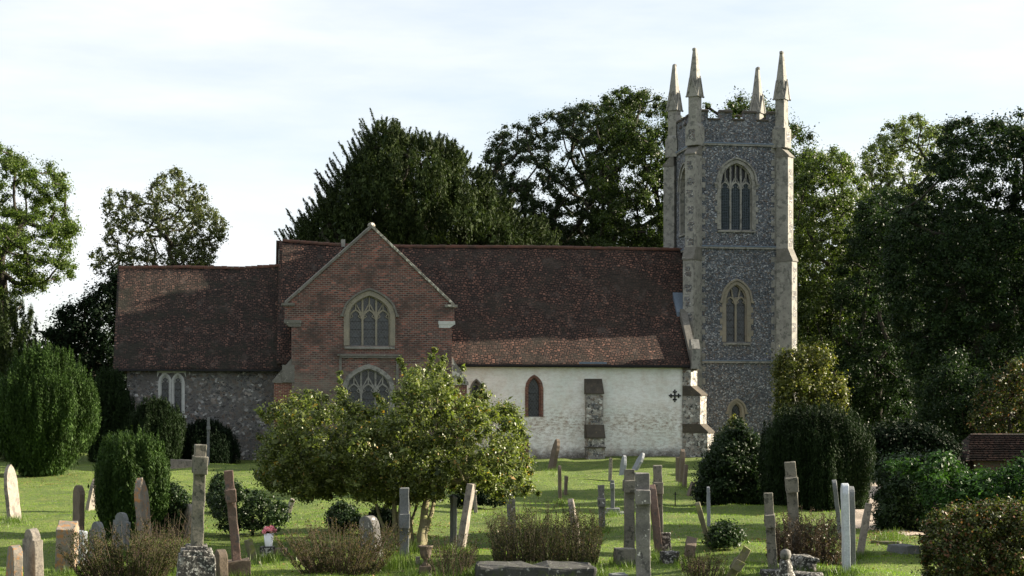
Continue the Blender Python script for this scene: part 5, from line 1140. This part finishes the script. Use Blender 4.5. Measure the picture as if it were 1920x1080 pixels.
for k in range(13):
    a = k * 2.4; r_ = 0.035 + 0.03 * (k % 4); c = np.array((math.cos(a) * r_ * 1.25, math.sin(a) * r_, 0.08 + rng.uniform(-0.03, 0.05) - r_ * 0.3)); d = rng.normal(size=(70, 3)); d /= np.linalg.norm(d, axis=1)[:, None]
    V, Q = leafquads(c + d * 0.034, d + rng.normal(size=d.shape) * 0.5, 0.045, 0.035, rng); npmesh('flower_head', V, Q, M['petal'], bq)
C = rng.normal(size=(160, 3)) * (0.06, 0.05, 0.02) + (0, 0, 0.02); V, Q = leafquads(C, rng.normal(size=C.shape), 0.07, 0.02, rng); npmesh('greenery', V, Q, M['l_shrub'], bq)
# brick tomb by the wall
Yb = 80; tb = empty('brick_tomb', P(965, 760, Yb), TH); tb.location.z = 0; tag(tb, 'brick chest tomb with a stone lid close to the white wall, behind the holly', 'tomb')
zb = P(990, 818, Yb).z
bm = bmesh.new(); bx(bm, -1.0, 0.72, 0, 1.0, -0.3, zb - 0.1); mobj('chest', bm, M['brickred'], tb)
bm = bmesh.new(); bx(bm, -1.1, 0.82, -0.1, 1.1, zb - 0.098, zb + 0.02); finish(bm, 0.02, 0.01, 8); mobj('lid', bm, M['ashlar_dark'], tb)
# thin iron stake
Ys = dist_row(946); bm = bmesh.new(); x = (1266 - 960) * Ys / F; bx(bm, -0.015, 0.015, -0.015, 0.015, -0.2, 0.44); bx(bm, -0.06, 0.06, -0.01, 0.01, 0.36, 0.38)
o = mobj('iron_stake', bm, M['iron']); o.location = (x, Ys, GH(x, Ys)); tag(o, 'thin iron grave marker stake on the lawn before the conical shrub', 'stake')

# ---------------------------------------------------------------- grass and undergrowth
rng = np.random.default_rng(3)
def on_path(x, y): return any((p.x - x) ** 2 + (p.y - y) ** 2 < 0.62 for p in dense[::3])
n = 230000; Yv = 24 / (1 - rng.uniform(0, 1, n) * (1 - 24 / 84)); Xv = rng.uniform(-0.36, 0.36, n) * Yv
zg = np.array([GH(a, b) for a, b in zip(Xv, Yv)]); pth = np.array([1760 > 960 + a / b * F > 1590 and on_path(a, b) for a, b in zip(Xv, Yv)])
pt = np.array([mnoise.noise((a * 0.5, b * 0.5, 7)) for a, b in zip(Xv, Yv)])
keep = ~pth; Xv, Yv, zg, pt = Xv[keep], Yv[keep], zg[keep], pt[keep]; n = len(Xv)
h = rng.uniform(0.018, 0.05, n) * (1 + 0.8 * np.clip(pt, 0, 1)); w = 0.0045 * (Yv / 30); a = rng.uniform(0, math.pi, n)
V = np.empty((n, 3, 3)); B = np.stack([Xv, Yv, zg - 0.004], 1); dx = np.stack([np.cos(a) * w, np.sin(a) * w, np.zeros(n)], 1)
V[:, 0] = B - dx; V[:, 1] = B + dx; V[:, 2] = B + np.stack([rng.normal(0, 0.012, n), rng.normal(0, 0.012, n), h], 1)
tag(npmesh('grass', V.reshape(-1, 3), np.arange(n * 3).reshape(n, 3), M['g_blade']), kind='stuff')
# long grass left round the stones and bushes
spots = [(270, 1032, 30), (350, 1090, 60), (440, 1080, 40), (505, 1050, 30), (700, 1060, 60), (740, 1062, 45), (850, 1025, 20), (865, 1044, 20), (930, 1075, 60), (1000, 1080, 60), (1090, 1075, 50), (1180, 1066, 40), (1240, 1060, 40), (1290, 1070, 24), (1370, 1085, 30), (1500, 1080, 60), (1590, 1085, 30), (1610, 1046, 20), (130, 1070, 40), (230, 1045, 60), (60, 1100, 40), (800, 1080, 30), (1050, 940, 10), (1130, 990, 14), (1150, 968, 14), (1034, 882, 16), (1283, 915, 16), (1670, 1015, 30), (25, 980, 20), (780, 1040, 40), (950, 1094, 50), (1060, 1094, 50), (890, 1080, 25), (1120, 1085, 25)]
Cs = []
for px, py, sp in spots:
    m = 420; xx = px + rng.normal(0, sp * 0.55, m); yy = py + rng.normal(0, 4, m)
    for q, r_ in zip(xx, yy): Yq = dist_row(max(r_, 870)); Cs.append(((q - 960) * Yq / F, Yq, 0))
Cs = np.array(Cs); Cs[:, 2] = [GH(a, b) for a, b in Cs[:, :2]]; n = len(Cs); h = rng.uniform(0.06, 0.2, n) * np.where((np.abs(Cs[:, 0] / Cs[:, 1] * F + 960 - 735) < 45) & (Cs[:, 1] < 32), 1.7, 1); w = rng.uniform(0.004, 0.008, n); a = rng.uniform(0, math.pi, n)
V = np.empty((n, 3, 3)); dx = np.stack([np.cos(a) * w, np.sin(a) * w, np.zeros(n)], 1); V[:, 0] = Cs - dx; V[:, 1] = Cs + dx; V[:, 2] = Cs + np.stack([rng.normal(0, 0.05, n), rng.normal(0, 0.05, n), h], 1)
tag(npmesh('long_grass', V.reshape(-1, 3), np.arange(n * 3).reshape(n, 3), M['g_tuft']), kind='stuff')
# fallen leaves under the trees
C = []
for px, py, sx, sy, m in ((760, 1000, 130, 22, 1500), (80, 900, 70, 8, 400), (1500, 1010, 120, 14, 500), (1650, 1010, 50, 14, 400), (1000, 1000, 500, 60, 900)):
    for q, w_ in zip(rng.normal(px, sx, m), rng.normal(py, sy, m)):
        if w_ > 875: Yq = dist_row(w_); xq = (q - 960) * Yq / F; C.append((xq, Yq, GH(xq, Yq) + 0.035))
C = np.array(C); N = rng.normal(size=C.shape) * 0.5; N[:, 2] += 1.0; V, Q = leafquads(C, N, 0.055, 0.035, rng)
M['litter'] = leafmat('fallen_leaves', (0.10, 0.06, 0.025), (0.26, 0.17, 0.06), trans=0.1)
tag(npmesh('fallen_leaves', V, Q, M['litter']), kind='stuff')
# the wood beyond, reading as one dark mass
wood = [[(1440, 890), (1450, 560), (1560, 470), (1640, 420), (1760, 380), (1980, 400), (2200, 460), (2200, 890)], [(-250, 890), (-250, 640), (0, 640), (120, 640), (215, 690), (215, 890)], [(520, 560), (560, 440), (800, 430), (1250, 430), (1260, 560)]]
Vs, Qs, o = [], [], 0
for k, (poly, Yw, nn) in enumerate(zip(wood, (118, 118, 140), (700, 200, 160))):
    cl = clumps(poly, Yw, 6, nn, 1.5, rng); V, Q = foliage(cl, 1.5, 130, 0.6, 0.45, rng); Vs.append(V); Qs.append(Q + o); o += len(V)
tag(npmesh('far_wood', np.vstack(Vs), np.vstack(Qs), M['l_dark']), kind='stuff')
